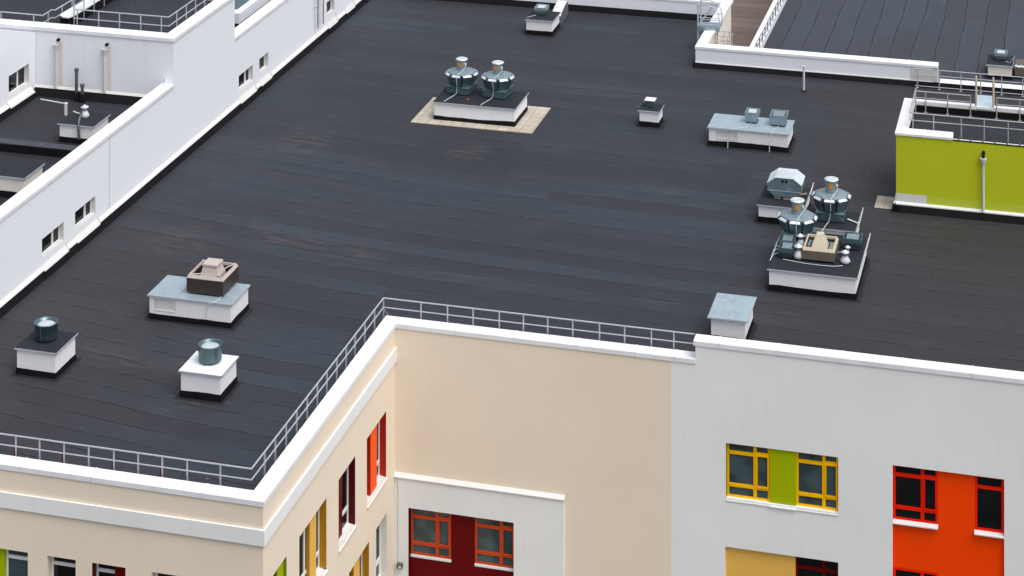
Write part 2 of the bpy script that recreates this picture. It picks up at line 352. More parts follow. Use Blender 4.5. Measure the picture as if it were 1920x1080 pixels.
def window(par, face, pl, a0, a1, z0, z1, fmat, rmat=None, cols=(), rows=(), dep=.14, fw=.055, tw=.09, glass='glass', sill='flash',
           off=(0, 0, 0), sash=None, blind=0., sillw=.05, room=True, sides='LRTB'):
    """reveal (root part) > frame, pane, sill, room, blind"""
    mb = MB(off)
    if rmat: lining(mb, face, pl, a0, a1, z0, z1, dep, sides=sides); root = mb.build('window', rmat, par)
    fr = MB(off); D0, D1 = -dep - .06, -dep
    lbox(fr, face, pl, a0, a0 + fw, D0, D1, z0, z1); lbox(fr, face, pl, a1 - fw, a1, D0, D1, z0, z1)
    lbox(fr, face, pl, a0 + fw, a1 - fw, D0, D1, z0, z0 + fw); lbox(fr, face, pl, a0 + fw, a1 - fw, D0, D1, z1 - fw, z1)
    for c in cols: lbox(fr, face, pl, c - tw / 2, c + tw / 2, D0, D1 + .004, z0 + fw, z1 - fw)
    for r_ in rows:
        r_, q0, q1 = r_ if isinstance(r_, tuple) else (r_, a0 + fw, a1 - fw)
        lbox(fr, face, pl, q0, q1, D0, D1 + .008, r_ - tw / 2, r_ + tw / 2)
    if sash:      # opening casement standing slightly proud
        s0, s1, u0, u1 = sash; q = .045
        lbox(fr, face, pl, s0, s0 + q, D1, D1 + .03, u0, u1); lbox(fr, face, pl, s1 - q, s1, D1, D1 + .03, u0, u1)
        lbox(fr, face, pl, s0 + q, s1 - q, D1, D1 + .03, u0, u0 + q); lbox(fr, face, pl, s0 + q, s1 - q, D1, D1 + .03, u1 - q, u1)
    if not rmat: root = fr.build('window', fmat, par)
    else: fr.build('frame', fmat, root, .004)
    p = MB(off); lbox(p, face, pl, a0 + fw / 2, a1 - fw / 2, -dep - .035, -dep - .028, z0 + fw / 2, z1 - fw / 2); p.build('pane', glass, root)
    if room:
        rb = MB(off); e = .9
        A, B, C_, D_ = a0 - .02, a1 + .02, -dep - .065, -dep - e
        q = lambda *p4: rb.quad(*[LP(face, pl, *t_) for t_ in p4])
        q((A, D_, z0), (B, D_, z0), (B, D_, z1), (A, D_, z1)); q((A, C_, z0), (A, D_, z0), (A, D_, z1), (A, C_, z1)); q((B, C_, z0), (B, D_, z0), (B, D_, z1), (B, C_, z1))
        q((A, C_, z1), (B, C_, z1), (B, D_, z1), (A, D_, z1)); q((A, C_, z0), (B, C_, z0), (B, D_, z0), (A, D_, z0))
        rb.build('room', 'room', root)
        ib = MB(off); lbox(ib, face, pl, a0, a1, -dep - .4, -dep - .07, z0 + .03, z0 + .06); ib.build('inner_sill', 'sillin', root)
    if blind:
        bb = MB(off); lbox(bb, face, pl, a0 + .02, a1 - .02, -dep - .14, -dep - .12, z0 + (z1 - z0) * blind, z1 - .02); bb.build('blind', 'blind', root)
    if sill:
        sb = MB(off); A, B = a0 - .01, a1 + .01
        lo = [LP(face, pl, A, sillw, z0 - .085), LP(face, pl, B, sillw, z0 - .085), LP(face, pl, B, -dep, z0 - .06), LP(face, pl, A, -dep, z0 - .06)]
        hi = [LP(face, pl, A, sillw, z0 - .055), LP(face, pl, B, sillw, z0 - .055), LP(face, pl, B, -dep, z0 + .004), LP(face, pl, A, -dep, z0 + .004)]
        sb.hexa(lo, hi); sb.build('sill', sill, root)
    return root
def sweep(mb, outer, inner, zo0, zo1, zi1, zi0, joints=(), seam=None):
    n = len(outer); vs = []
    for (ox, oy), (ix, iy) in zip(outer, inner): vs += [(ox, oy, zo0), (ox, oy, zo1), (ix, iy, zi1), (ix, iy, zi0)]
    fs = [(0, 1, 2, 3), tuple((n - 1) * 4 + k for k in (3, 2, 1, 0))]
    for i in range(n - 1):
        for k in range(4): fs.append((i * 4 + k, (i + 1) * 4 + k, (i + 1) * 4 + (k + 1) % 4, i * 4 + (k + 1) % 4))
    mb.add(vs, fs)
    for i, t, in joints:      # overlapping sheet joints along segment i
        o0, o1, i0, i1 = Vector(outer[i]), Vector(outer[i + 1]), Vector(inner[i]), Vector(inner[i + 1])
        L = (o1 - o0).length; dt = .03 / L
        po = [o0.lerp(o1, t + q) for q in (-dt, dt)]; u = (o1 - o0).normalized(); nrm = (i0 - o0); nrm = (nrm - u * nrm.dot(u)); nn = nrm.normalized()
        pi = [p + nrm for p in po]; e = .007; po = [p - nn * e for p in po]; pi = [p + nn * e for p in pi]
        if seam:
            mb.cur = 1
            q0 = [o0.lerp(o1, t + dt * .98 + k_ * .009 / L) - nn * (e + .003) for k_ in (0, 1)]; q1 = [o0.lerp(o1, t + dt * .98 + k_ * .009 / L) + nrm + nn * (e + .003) for k_ in (0, 1)]
            mb.hexa([(q0[0].x, q0[0].y, zo0), (q0[1].x, q0[1].y, zo0), (q1[1].x, q1[1].y, zi0), (q1[0].x, q1[0].y, zi0)], [(q0[0].x, q0[0].y, zo1 + .008), (q0[1].x, q0[1].y, zo1 + .008), (q1[1].x, q1[1].y, zi1 + .008), (q1[0].x, q1[0].y, zi1 + .008)])
            mb.cur = 0
        mb.hexa([(po[0].x, po[0].y, zo0 - .004), (po[1].x, po[1].y, zo0 - .004), (pi[1].x, pi[1].y, zi0 - .004), (pi[0].x, pi[0].y, zi0 - .004)],
                [(po[0].x, po[0].y, zo1 + e), (po[1].x, po[1].y, zo1 + e), (pi[1].x, pi[1].y, zi1 + e), (pi[0].x, pi[0].y, zi1 + e)])

# ================================================================== GROUND
g_ = MB().box(-900, -300, -14, 900, 1500, -13).build('ground', 'asphalt'); tag(g_, kind='structure')

# ================================================================== MAIN BUILDING (big roof)
O = (0, 0, 0)
mainb = thing('school_building', O, 'cream and pale grey building with the large dark flat roof and coloured windows', 'building')
rf = MB(); rf.quad((-12.6, .02, 0), (26, .02, 0), (26, 28.25, 0), (-12.6, 28.25, 0)); rf.quad((-12.6, 28.25, 0), (4.32, 28.25, 0), (4.32, 35.0, 0), (-12.6, 35.0, 0)); rf.quad((-16, -11, 0), (-.02, -11, 0), (-.02, .02, 0), (-16, .02, 0))
rf.build('roof', 'roof', mainb)
ZB = -13
F1 = [(-7.95, -6.77), (-6.20, -5.36), (-4.88, -3.91), (-3.16, -2.2)]
h1 = [(a, b, -3.75, -1.89) for a, b in F1]
wl = MB(); facade(wl, 'S', -11.05, -16, 0, ZB, .28, h1)
F2 = [(-10.36, -9.35, -3.9, -1.91), (-8.38, -6.22, -3.9, -1.91), (-5.20, -3.75, -3.9, -1.91), (-2.70, -.88, -3.9, -1.91), (-4.28, -2.5, -7., -5.07), (-1.84, -.83, -7., -5.05)]
facade(wl, 'E', 0, -11.05, 0, ZB, .28, F2)
H3 = [(.46, 3.83, ZB, -5.21)]
facade(wl, 'S', 0, 0, 8.69, -4.27, .28)
facade(wl, 'S', 0, 5.4, 8.69, ZB, -4.27)
wl.build('wall', 'cream', mainb)
# pale grey walls
H4 = [(10.35, 13.68, -3.62, -1.98), (10.32, 13.68, ZB, -5.07), (15.26, 18.44, ZB, -2.0), (20.2, 23.4, -3.62, -1.98)]
wg = MB(); facade(wg, 'S', 0, 8.69, 9.43, ZB, .28); facade(wg, 'S', 0, 9.43, 26, ZB, .83, H4)
wg.quad((9.43, 0, .28), (9.43, 0, .83), (9.43, .4, .83), (9.43, .4, .28)); wg.box(9.44, .02, 0, 26, .38, .83)
wg.box(26, 0, ZB, 26.1, 14, .83)
wg.build('wall', 'grey', mainb)
pk = MB(); pk.box(-16, -11.03, 0, -.02, -10.67, .28); pk.box(-.38, -10.67, 0, -.02, .02, .28); pk.box(-.38, .02, 0, 9.43, .38, .28)
pk.build('parapet_core', 'black', mainb)
lg = MB(); facade(lg, 'S', -.09, 0.004, 5.4, ZB, -4.3, [(.46, 3.83, ZB, -5.21)]); lg.quad((5.4, -.09, ZB), (5.4, 0, ZB), (5.4, 0, -4.3), (5.4, -.09, -4.3))
lg.build('lower_wall', 'grey', mainb)
lc = MB(); lc.prism([(-.13, -4.31), (-.13, -4.285), (-.001, -4.19), (-.001, -4.31)], .004, 5.42, 'x')
for x_ in (1.9, 3.55): lc.prism([(-.136, -4.316), (-.136, -4.28), (-.002, -4.183), (-.002, -4.31)], x_, x_ + .06, 'x')
lc.build('ledge', 'flash', mainb)
# copings
cp = MB(); sweep(cp, [(-16, -11.08), (.03, -11.08), (.03, -.03), (9.44, -.03)], [(-16, -10.63), (-.43, -10.63), (-.43, .42), (9.44, .42)], .265, .405, .43, .30,
    joints=[(0, t) for t in (.18, .36, .56, .69, .89)] + [(1, t) for t in (.16, .35, .55, .74, .9)] + [(2, t) for t in (.2, .4, .61, .8, .93)], seam=True)
cp.build('coping', 'coping', mainb, .008)
cp = MB(); sweep(cp, [(9.37, -.03), (26, -.03)], [(9.37, .42), (26, .42)], .815, .955, .98, .85, joints=[(0, t) for t in (.045, .15, .265, .37, .49, .6, .72, .85)], seam=True)
cp.build('coping', 'coping', mainb, .008)
bd = MB(); bd.box(-16, -11.11, -.75, .0605, -11.055, -.33); bd.box(.005, -11.05, -.75, .06, 0, -.33); bd.build('band_course', 'grey', mainb, .006)
# F1 windows: white frames
def pan(name, par, face, pl, a0, a1, d0, d1, z0, z1, m_): q = MB(); lbox(q, face, pl, a0, a1, d0, d1, z0, z1); return q.build(name, m_, par)
window(mainb, 'S', -11.05, -7.52, -6.77, -3.75, -1.89, 'pvc', 'creampale', rows=(-2.18,), dep=.20, blind=.0, sides='RTB')
pan('panel', mainb, 'S', -11.05, -7.95, -7.52, -.26, -.10, -3.75, -1.89, 'lime')
window(mainb, 'S', -11.05, -6.20, -5.36, -3.75, -1.89, 'pvc', 'cream', rows=(-2.2,), dep=.26, glass='glassdark')
window(mainb, 'S', -11.05, -4.88, -4.27, -3.75, -1.89, 'pvc', 'maroonshade', rows=(-2.2,), dep=.26, glass='glassdark', sides='LTB')
pan('panel', mainb, 'S', -11.05, -4.27, -3.91, -.26, -.12, -3.75, -1.89, 'maroon')
window(mainb, 'S', -11.05, -3.16, -2.2, -3.75, -1.89, 'pvc', 'cream', rows=(-2.2,), dep=.26, glass='glassdark')
# F2 windows (seen along the wall)
D2 = .21
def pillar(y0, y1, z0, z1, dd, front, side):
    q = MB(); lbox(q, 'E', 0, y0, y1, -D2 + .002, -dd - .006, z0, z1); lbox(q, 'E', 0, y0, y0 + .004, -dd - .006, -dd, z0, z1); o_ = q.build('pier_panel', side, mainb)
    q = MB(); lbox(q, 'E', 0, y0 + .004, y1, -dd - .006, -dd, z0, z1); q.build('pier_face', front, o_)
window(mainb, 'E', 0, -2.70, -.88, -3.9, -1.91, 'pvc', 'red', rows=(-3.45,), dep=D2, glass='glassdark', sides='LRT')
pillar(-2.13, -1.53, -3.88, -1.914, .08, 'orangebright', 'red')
window(mainb, 'E', 0, -5.20, -3.75, -3.9, -1.91, 'pvc', 'maroonshade', rows=(-3.4,), dep=D2, glass='glassdark', sides='LRT')
pan('panel', mainb, 'E', 0, -5.19, -4.40, -D2 + .002, -.17, -3.88, -1.914, 'maroon')
window(mainb, 'E', 0, -8.38, -6.22, -3.9, -1.91, 'pvc', 'ambershade', rows=(-3.45,), cols=(-7.42,), dep=D2, glass='glassdark', sides='LRT')
pillar(-7.31, -6.78, -3.88, -1.914, .10, 'amber', 'ambershade')
window(mainb, 'E', 0, -10.36, -9.35, -3.9, -1.91, 'pvc', 'limeshade', rows=(-3.4,), dep=D2, glass='glassdark', sides='LRT')
pillar(-9.85, -9.36, -3.88, -1.914, .08, 'lime', 'limeshade')
window(mainb, 'E', 0, -4.28, -2.5, -7., -5.07, 'pvc', 'ambershade', rows=(-6.5,), dep=D2, glass='glassdark', sides='LRT')
pillar(-3.60, -3.06, -6.98, -5.074, .10, 'amber', 'ambershade')
window(mainb, 'E', 0, -1.84, -.83, -7., -5.05, 'pvc', 'creampale', rows=(-6.5,), dep=D2, sash=(-1.79, -.9, -6.4, -5.1), sides='LRT')
# F3 maroon group
pm = MB(); D3 = .15; P3 = -.09
for q in ((1.80, 2.56, ZB, -5.21), (.46, 1.80, ZB, -6.76), (2.56, 3.83, ZB, -6.76)): lbox(pm, 'S', P3, q[0], q[1], -D3 - .05, -D3, q[2], q[3])
lining(pm, 'S', P3, .46, 3.83, ZB, -5.21, D3, sides='LR'); pm.build('panel', 'maroon', mainb)
pt = MB(); lining(pt, 'S', P3, .46, 3.83, ZB, -5.21, D3, sides='T'); pt.build('reveal', 'grey', mainb)
def school_win(a0, a1, z0, z1, fm, gl, pl=0., dep=.12, bl=.0, top=.24, bot=.33):
    c = a0 + (a1 - a0) * .655
    return window(mainb, 'S', pl, a0, a1, z0, z1, fm, None, cols=(c,), rows=((z1 - top - .07, a0 + .05, c), (z1 - top - .03, c, a1 - .05), z0 + bot + .03), dep=dep, fw=.065, tw=.10, glass=gl,
                  sash=(c + .03, a1 - .03, z0 + bot + .05, z1 - top - .05), blind=bl, sillw=.02 - dep if dep > .13 else .02)
school_win(.50, 1.79, -6.70, -5.21, 'brick', 'glass', P3, D3 + .003, .28)
school_win(2.56, 3.83, -6.70, -5.21, 'brick', 'glass', P3, D3 + .003, .28)
# F4 yellow pair
rv = MB(); lining(rv, 'S', 0, 10.35, 13.68, -3.62, -1.98, .13, sides='RTB'); rv.build('reveal', 'grey', mainb)
rv = MB(); lining(rv, 'S', 0, 10.35, 13.68, -3.62, -1.98, .13, sides='L'); rv.build('reveal', 'limeshade', mainb)
school_win(10.36, 11.65, -3.62, -1.98, 'yellow', 'glass', 0, .12, .30)
school_win(12.43, 13.67, -3.62, -1.98, 'yellow', 'glass', 0, .12, .32)
pan('panel', mainb, 'S', 0, 11.65, 12.43, -.16, -.07, -3.60, -1.983, 'lime')
sl_ = MB(); sl_.hexa([(11.64, -.05, -3.705), (12.44, -.05, -3.705), (12.44, .12, -3.69), (11.64, .12, -3.69)], [(11.64, -.05, -3.675), (12.44, -.05, -3.675), (12.44, .12, -3.61), (11.64, .12, -3.61)]); sl_.build('sill', 'flash', mainb)
# F4 lower: amber panel and dark window
pan('panel', mainb, 'S', 0, 10.32, 12.41, -.16, -.10, ZB, -5.07, 'amber')
rv = MB(); lining(rv, 'S', 0, 10.32, 13.68, ZB, -5.07, .13, sides='LRT'); rv.build('reveal', 'grey', mainb)
window(mainb, 'S', 0, 12.41, 13.68, -6.7, -5.07, 'maroon', None, cols=(13.24,), rows=(-5.42, -6.3), dep=.12, glass='glassdark', fw=.065)
# F5 orange group
po = MB()
for q in ((16.55, 17.60, ZB, -2.003), (15.26, 16.55, -5.03, -3.70), (17.60, 18.44, -5.03, -3.70), (15.26, 16.55, ZB, -6.7), (17.60, 18.44, ZB, -5.03)): lbox(po, 'S', 0, q[0], q[1], -.16, -.11, q[2], q[3])
lining(po, 'S', 0, 15.26, 18.44, ZB, -2.0, .13, sides='LR'); po.build('panel', 'orange', mainb)
rv = MB(); lining(rv, 'S', 0, 15.26, 18.44, ZB, -2.0, .13, sides='T'); rv.build('reveal', 'grey', mainb)
school_win(15.27, 16.55, -3.62, -2.0, 'redframe', 'glassdark', 0, .113)
window(mainb, 'S', 0, 17.60, 18.43, -3.62, -2.0, 'redframe', None, rows=(-2.36,), dep=.113, glass='glassdark', fw=.075, sillw=.02)
window(mainb, 'S', 0, 15.27, 16.55, -6.7, -5.03, 'redframe', None, cols=(16.1,), rows=(-5.38,), dep=.113, glass='glassdark', fw=.07, sillw=.02)
# window group right of the frame
rv = MB(); lining(rv, 'S', 0, 20.2, 23.4, -3.62, -1.98, .13); rv.build('reveal', 'grey', mainb)
school_win(20.2, 21.5, -3.62, -1.98, 'yellow', 'glass'); school_win(22.1, 23.4, -3.62, -1.98, 'yellow', 'glass'); pan('panel', mainb, 'S', 0, 21.5, 22.1, -.16, -.08, -3.62, -1.983, 'lime')
cb = MB(); cb.tube([(.10, -.10, -4.32), (.13, -.10, -5.0), (.11, -.10, -5.6), (.13, -.10, -6.4), (.12, -.10, -6.95)], .009, 6)
o = cb.build('cable', 'joint'); tag(o, 'thin dark cable running down the inner corner beside the grey lower wall', 'cable')
lb = thing('wall_lamp', (.2, -.12, -7.0), 'small grey box lamp at the foot of the cable in the inner corner', 'lamp')
MB().box(-.09, -.09, -.08, .09, .03, .08).build('housing', 'beigedark', lb, .01); MB().box(-.03, -.095, -.06, .06, -.088, .02).build('lens', 'plastic', lb)

# ================================================================== LEFT WHITE BUILDING
XW = -12.58
lw = thing('white_building', (-12.58, 10, 0), 'tall white rendered building along the left edge of the main roof', 'building')
LO = (-12.58, 10, 0)
WL = [(1.05, 2.62, .66, 1.29), (3.46, 5.02, .67, 1.29), (18.08, 19.62, .72, 1.36), (20.32, 21.33, .74, 1.36), (28.48, 29.52, .78, 1.42), (30.9, 31.9, .78, 1.42)]
mw = MB(LO); facade(mw, 'E', XW, -14, 11.62, ZB, 2.97, WL); facade(mw, 'E', XW, 11.62, 17.65, 0, 4.68); facade(mw, 'E', XW, 17.65, 45, 0, 2.96, WL)
mw.quad((XW, 17.65, 0), (XW, 17.65, 4.68), (-30, 17.65, 4.68), (-30, 17.65, 0))
mw.box(XW - .36, -14, 1.9, XW - .01, 11.62, 2.97); mw.box(XW - .36, 17.66, 2, XW - .01, 45, 2.96)
mw.box(XW - .36, 11.98, 4.4, XW - .01, 17.64, 4.68); mw.build('wall', 'white', lw)
for a, b, z0, z1 in WL:
    two = (b - a) > 1.3
    window(lw, 'E', XW, a, b, z0, z1, 'pvc', 'flash', cols=(a + 1.07,) if two else (), dep=.16, glass='glassdark', sill=None, off=LO, fw=.035, tw=.10, blind=.0)
    s_ = MB(LO); y0, y1 = a - .02, b + .12
    s_.hexa([(XW + .125, y0, .245), (XW + .125, y1, .245), (XW - .15, y1, z0 - .06), (XW - .15, y0, z0 - .06)], [(XW + .125, y0, .27), (XW + .125, y1, .27), (XW - .15, y1, z0 + .003), (XW - .15, y0, z0 + .003)])
    s_.build('window_sill', 'flash', lw)
    s_ = MB(LO); s_.hexa([(XW + .005, y1, .28), (XW + .14, y1, .28), (XW + .14, y1 + .015, .28), (XW + .005, y1 + .015, .28)], [(XW + .005, y1, z0 - .13), (XW + .14, y1, .315), (XW + .14, y1 + .015, .315), (XW + .005, y1 + .015, z0 - .13)]); s_.build('sill_end', 'patch', lw)
up = MB(LO); up.prism([(XW + .16, 0.0), (XW + .03, .30), (XW - .02, .30), (XW - .02, 0)], -10.6, 35, 'y')
for a, b, *_ in WL: up.prism([(XW + .17, 0.0), (XW + .10, .235), (XW, .235), (XW, 0)], a - .02, b + .10, 'y')
up.build('upstand', 'black', lw)
fl = MB(LO); fl.prism([(XW + .09, .275), (XW + .10, .30), (XW + .004, .42), (XW - .01, .42), (XW - .01, .275)], -10.6, 35, 'y')
fl.build('flashing', 'flash', lw)
jn = MB(LO)
for y_ in (6.12, -1.84): jn.box(XW, y_ - .018, .44, XW + .006, y_ + .018, 2.95)
jn.build('expansion_joint', 'joint', lw)
cp = MB(LO)
XO, XI = XW + .04, XW - .40
sweep(cp, [(XO, -14), (XO, 11.60)], [(XI, -14), (XI, 11.60)], 2.95, 3.08, 3.13, 2.98, joints=[(0, t) for t in (.28, .5, .63, .76, .9)])
sweep(cp, [(XO, 17.66), (XO, 45)], [(XI, 17.66), (XI, 45)], 2.94, 3.06, 3.12, 2.98, joints=[(0, t) for t in (.1, .2, .35)])
sweep(cp, [(-30, 11.58), (XO, 11.58), (XO, 17.67)], [(-30, 12.02), (XI, 12.02), (XI, 17.67)], 4.66, 4.80, 4.86, 4.70, joints=[(0, t) for t in (.5, .62, .74, .9)] + [(1, .4)])
cp.build('coping', 'coping', lw, .008)
bw = MB(LO); facade(bw, 'S', 11.62, -30, XW, 1.9, 4.68); bw.box(-30, 11.63, 4.4, XW - .37, 11.98, 4.68); bw.build('wall', 'whiteback', lw)
# courtyard roofs
cr = MB(LO); cr.quad((-18.3, 6.42, 2.22), (XW - .3, 6.42, 2.22), (XW - .3, 11.65, 2.22), (-18.3, 11.65, 2.22)); cr.quad((-24, -14, 1.94), (XW - .3, -14, 1.94), (XW - .3, 6.44, 1.94), (-24, 6.44, 1.94))
cr.quad((-26, 17.6, 2.2), (XW - .3, 17.6, 2.2), (XW - .3, 45, 2.2), (-26, 45, 2.2))
cr.build('roof', 'roofcourt', lw)
cr = MB(LO); cr.quad((-26, 11.9, 4.47), (XW - .3, 11.9, 4.47), (XW - .3, 17.65, 4.47), (-26, 17.65, 4.47)); cr.build('roof', 'roofcourt', lw)
cu = MB(LO); cu.box(-18.3, 6.40, 1.94, XW - .36, 6.43, 2.215); cu.prism([(11.36, 2.22), (11.55, 2.50), (11.62, 2.50), (11.62, 2.22)], -18.3, XW - .36, 'x')
cu.prism([(-18.05, 2.22), (-18.18, 2.47), (-18.3, 2.47), (-18.3, 2.22)], 6.4, 11.6, 'y'); cu.build('upstand', 'black', lw)
cs = MB(LO); cs.box(-18.3, 6.44, 2.222, XW - .37, 6.88, 2.235); cs.build('roof_strip', 'stripfelt', lw)
cf = MB(LO); cf.prism([(11.56, 2.49), (11.545, 2.51), (11.61, 2.60), (11.615, 2.49)], -18.3, XW - .36, 'x'); cf.build('flashing', 'flash', lw)
# inner left wing of the courtyard
li = MB(LO); WI = (9.46, 11.07, 2.80, 3.56)
facade(li, 'E', -18.27, -14, 11.6, 1.9, 4.60, [WI]); li.build('wall', 'white', lw)
li = MB(LO); li.quad((-18.27, -14, 4.60), (-18.27, 11.6, 4.60), (-26, 11.6, 4.60), (-26, -14, 4.60)); li.build('roof', 'wingtop', lw)
window(lw, 'E', -18.27, *WI, 'pvc', 'flash', cols=(10.45,), dep=.16, off=LO, sill=None, fw=.035, glass='glassdark')
s_ = MB(LO)
s_.hexa([(-18.08, 9.3, 2.42), (-18.08, 11.2, 2.42), (-18.42, 11.2, 2.70), (-18.42, 9.3, 2.70)], [(-18.08, 9.3, 2.45), (-18.08, 11.2, 2.45), (-18.42, 11.2, 2.803), (-18.42, 9.3, 2.803)]); s_.build('window_sill', 'flash', lw)
s_ = MB(LO); s_.prism([(-18.14, 2.45), (-18.12, 2.47), (-18.2, 2.56), (-18.28, 2.56), (-18.28, 2.45)], 6.4, 9.28, 'y'); s_.build('flashing', 'flash', lw)
# curved white kerb on the upper roof
kb = MB(LO); zt = 4.88
KP = [(-17.98, 13.0), (-17.75, 12.8), (-17.5, 12.78), (-17.40, 13.1), (-17.36, 20), (-17.85, 20)]
kb.add([(x, y, zt) for x, y in KP] + [(x, y, zt - .05) for x, y in KP], [(0, 1, 2, 3, 4, 5)] + [(i, (i + 1) % 6, 6 + (i + 1) % 6, 6 + i) for i in range(6)]); kb.build('kerb_coping', 'coping', lw)
kb = MB(LO); KQ = [(x * .97 - .53, y + .05) for x, y in KP]
kb.add([(x, y, zt - .05) for x, y in KQ] + [(x, y, 4.46) for x, y in KQ], [(i, (i + 1) % 6, 6 + (i + 1) % 6, 6 + i) for i in range(6)]); kb.build('kerb', 'black', lw)
# low parapet box on the far lower roof
fb = MB(LO); fb.box(-16.5, 21.6, 2.35, -14.0, 30, 2.78); fb.build('roof_box', 'white', lw); fb = MB(LO); fb.box(-16.5, 21.62, 2.2, -14.02, 30, 2.35); fb.build('roof_box_base', 'black', lw)
fb = MB(LO); fb.box(-16.4, 22.1, 2.78, -14.3, 30, 2.80); fb.build('roof_box_cover', 'galvdark', lw)

# ================================================================== VENT SHAFTS
def shaft(name, x0, y0, x1, y1, zl, label, lidm='felt', z0=0., zb=.2, ov=.05, wm='shaft', back=None, slope=0., gr='rendered ventilation shafts on the roofs', notch=None, hatch=None):
    L = (x0, y0, z0); T = thing(name, L, label, 'vent shaft', gr); w_, h_ = x1 - x0, y1 - y0; H_ = zl - z0
    b = MB(); t = .02
    # sloppy torched base with an uneven top line
    n = max(4, int((w_ + h_) / .18)); per = []
    def edge(p, q, k):
        return [(p[0] + (q[0] - p[0]) * i / k, p[1] + (q[1] - p[1]) * i / k) for i in range(k)]
    c = [(-t, -t), (w_ + t, -t), (w_ + t, h_ + t), (-t, h_ + t)]; kx, ky = max(3, int(w_ / .16)), max(3, int(h_ / .16))
    ring = edge(c[0], c[1], kx) + edge(c[1], c[2], ky) + edge(c[2], c[3], kx) + edge(c[3], c[0], ky); m = len(ring)
    zz = []; cur = zb
    for i in range(m): cur = min(max(cur + random.uniform(-.012, .012), zb - .025), zb + .025); zz.append(cur)
    cx, cy = w_ / 2, h_ / 2
    sk = [(cx + (x - cx) * (1 + .02 / max(w_, .6)), cy + (y - cy) * (1 + .02 / max(h_, .6))) for x, y in ring]
    vs = [(x, y, .004) for x, y in sk] + [(x, y, zz[i]) for i, (x, y) in enumerate(ring)] + [(min(max(x, 0.002), w_ - .002), min(max(y, .002), h_ - .002), zz[i] + .003) for i, (x, y) in enumerate(ring)]
    b.add(vs, [(i, (i + 1) % m, m + (i + 1) % m, m + i) for i in range(m)] + [(m + i, m + (i + 1) % m, 2 * m + (i + 1) % m, 2 * m + i) for i in range(m)])
    b.build('base_flashing', 'black', T)
    ap = MB(); ex = [(x + math.copysign(random.uniform(.10, .17), x - cx) if abs(abs(x - cx) - cx) < .06 else x, y + math.copysign(random.uniform(.09, .15), y - cy) if abs(abs(y - cy) - cy) < .06 else y) for x, y in ring]
    ap.add([(x, y, .006) for x, y in ex] + [(x, y, .010) for x, y in ring], [(i, (i + 1) % m, m + (i + 1) % m, m + i) for i in range(m)]); ap.build('felt_apron', 'apron', T)
    wv = MB()
    if hatch:
        ha, hb, hz0, hz1 = hatch
        facade(wv, 'S', 0, 0, w_, 0, H_ - .04, [hatch]); wv.box(0, .03, 0, w_, h_, H_ - .04); wv.quad((w_, 0, 0), (w_, .03, 0), (w_, .03, H_ - .04), (w_, 0, H_ - .04)); wv.quad((0, .03, 0), (0, 0, 0), (0, 0, H_ - .04), (0, .03, H_ - .04))
        wv.build('wall', wm, T)
        hp = MB(); hp.box(ha, .022, hz0, hb, .028, hz1); hp.box(ha, -.012, hz0 - .015, hb, .02, hz0 + .01); hp.box(ha - .01, .0, hz0, ha + .012, .022, hz1); hp.build('hatch', 'patch', T)
    else:
        wv.box(0, 0, 0, w_, h_, H_ - .04); wv.build('wall', wm, T, .006)
    l = MB(); o = ov; zb_ = H_ + slope
    l.hexa([(-o, -o, H_ - .035), (w_ + o, -o, H_ - .035), (w_ + o, h_ + o, zb_ - .035), (-o, h_ + o, zb_ - .035)], [(-o, -o, H_), (w_ + o, -o, H_), (w_ + o, h_ + o, zb_), (-o, h_ + o, zb_)])
    if lidm in ('lid', 'lidwhite'):
        k = int(w_ / .95)
        for i in range(1, k + 1):
            xx = w_ * i / (k + 1); l.hexa([(xx, -o, H_), (xx + .02, -o, H_), (xx + .02, h_ + o, zb_), (xx, h_ + o, zb_)], [(xx, -o, H_ + .012), (xx + .02, -o, H_ + .012), (xx + .02, h_ + o, zb_ + .012), (xx, h_ + o, zb_ + .012)])
    lo_ = l.build('cover', lidm, T, .006)
    e = MB(); o2 = o + .012
    e.hexa([(-o2, -o2, H_ - .05), (w_ + o2, -o2, H_ - .05), (w_ + o2, -o - .001, H_ - .05), (-o2, -o - .001, H_ - .05)], [(-o2, -o2, H_ - .004), (w_ + o2, -o2, H_ - .004), (w_ + o2, -o - .001, H_ - .004), (-o2, -o - .001, H_ - .004)])
    e.hexa([(w_ + o + .001, -o2, H_ - .05), (w_ + o2, -o2, H_ - .05), (w_ + o2, h_ + o2, zb_ - .05), (w_ + o + .001, h_ + o2, zb_ - .05)], [(w_ + o + .001, -o2, H_ - .004), (w_ + o2, -o2, H_ - .004), (w_ + o2, h_ + o2, zb_ - .004), (w_ + o + .001, h_ + o2, zb_ - .004)])
    e.build('cover_edge', 'edge', lo_)
    return T
shaft('vent_shaft', -10.10, -5.36, -8.84, -4.06, .80, 'small white shaft with black felt cover, leftmost on the main roof')
shaft('vent_shaft', -4.78, -5.45, -3.54, -4.24, .80, 'small white shaft with a white cover near the inner corner of the railing', 'lidwhite')
shaft('vent_shaft', -7.88, -.82, -5.13, .62, .78, 'wide white shaft with blue grey metal cover carrying the brown box fan', 'lid', hatch=(.18, .88, .30, .66))
shaft('vent_shaft', 10.70, 6.37, 13.50, 9.68, .73, 'largest white shaft with dark felt cover crowded with small vents', 'felt')
shaft('vent_shaft', 9.50, 11.96, 11.05, 13.92, .64, 'white shaft under the hooded metal vent, left of the two clustered roof fans', 'felt')
shaft('vent_shaft', 11.28, 10.0, 13.05, 11.68, .80, 'white shaft behind the largest shaft, carrying the tallest roof fan', 'felt')
shaft('vent_shaft', -4.58, 18.98, -1.27, 20.95, .75, 'long white shaft on the beige pavers carrying two round fans', 'felt')
shaft('vent_shaft', 3.47, 20.44, 4.24, 21.22, .65, 'tiny white shaft with dark cover and a single flat cowl', 'felt')
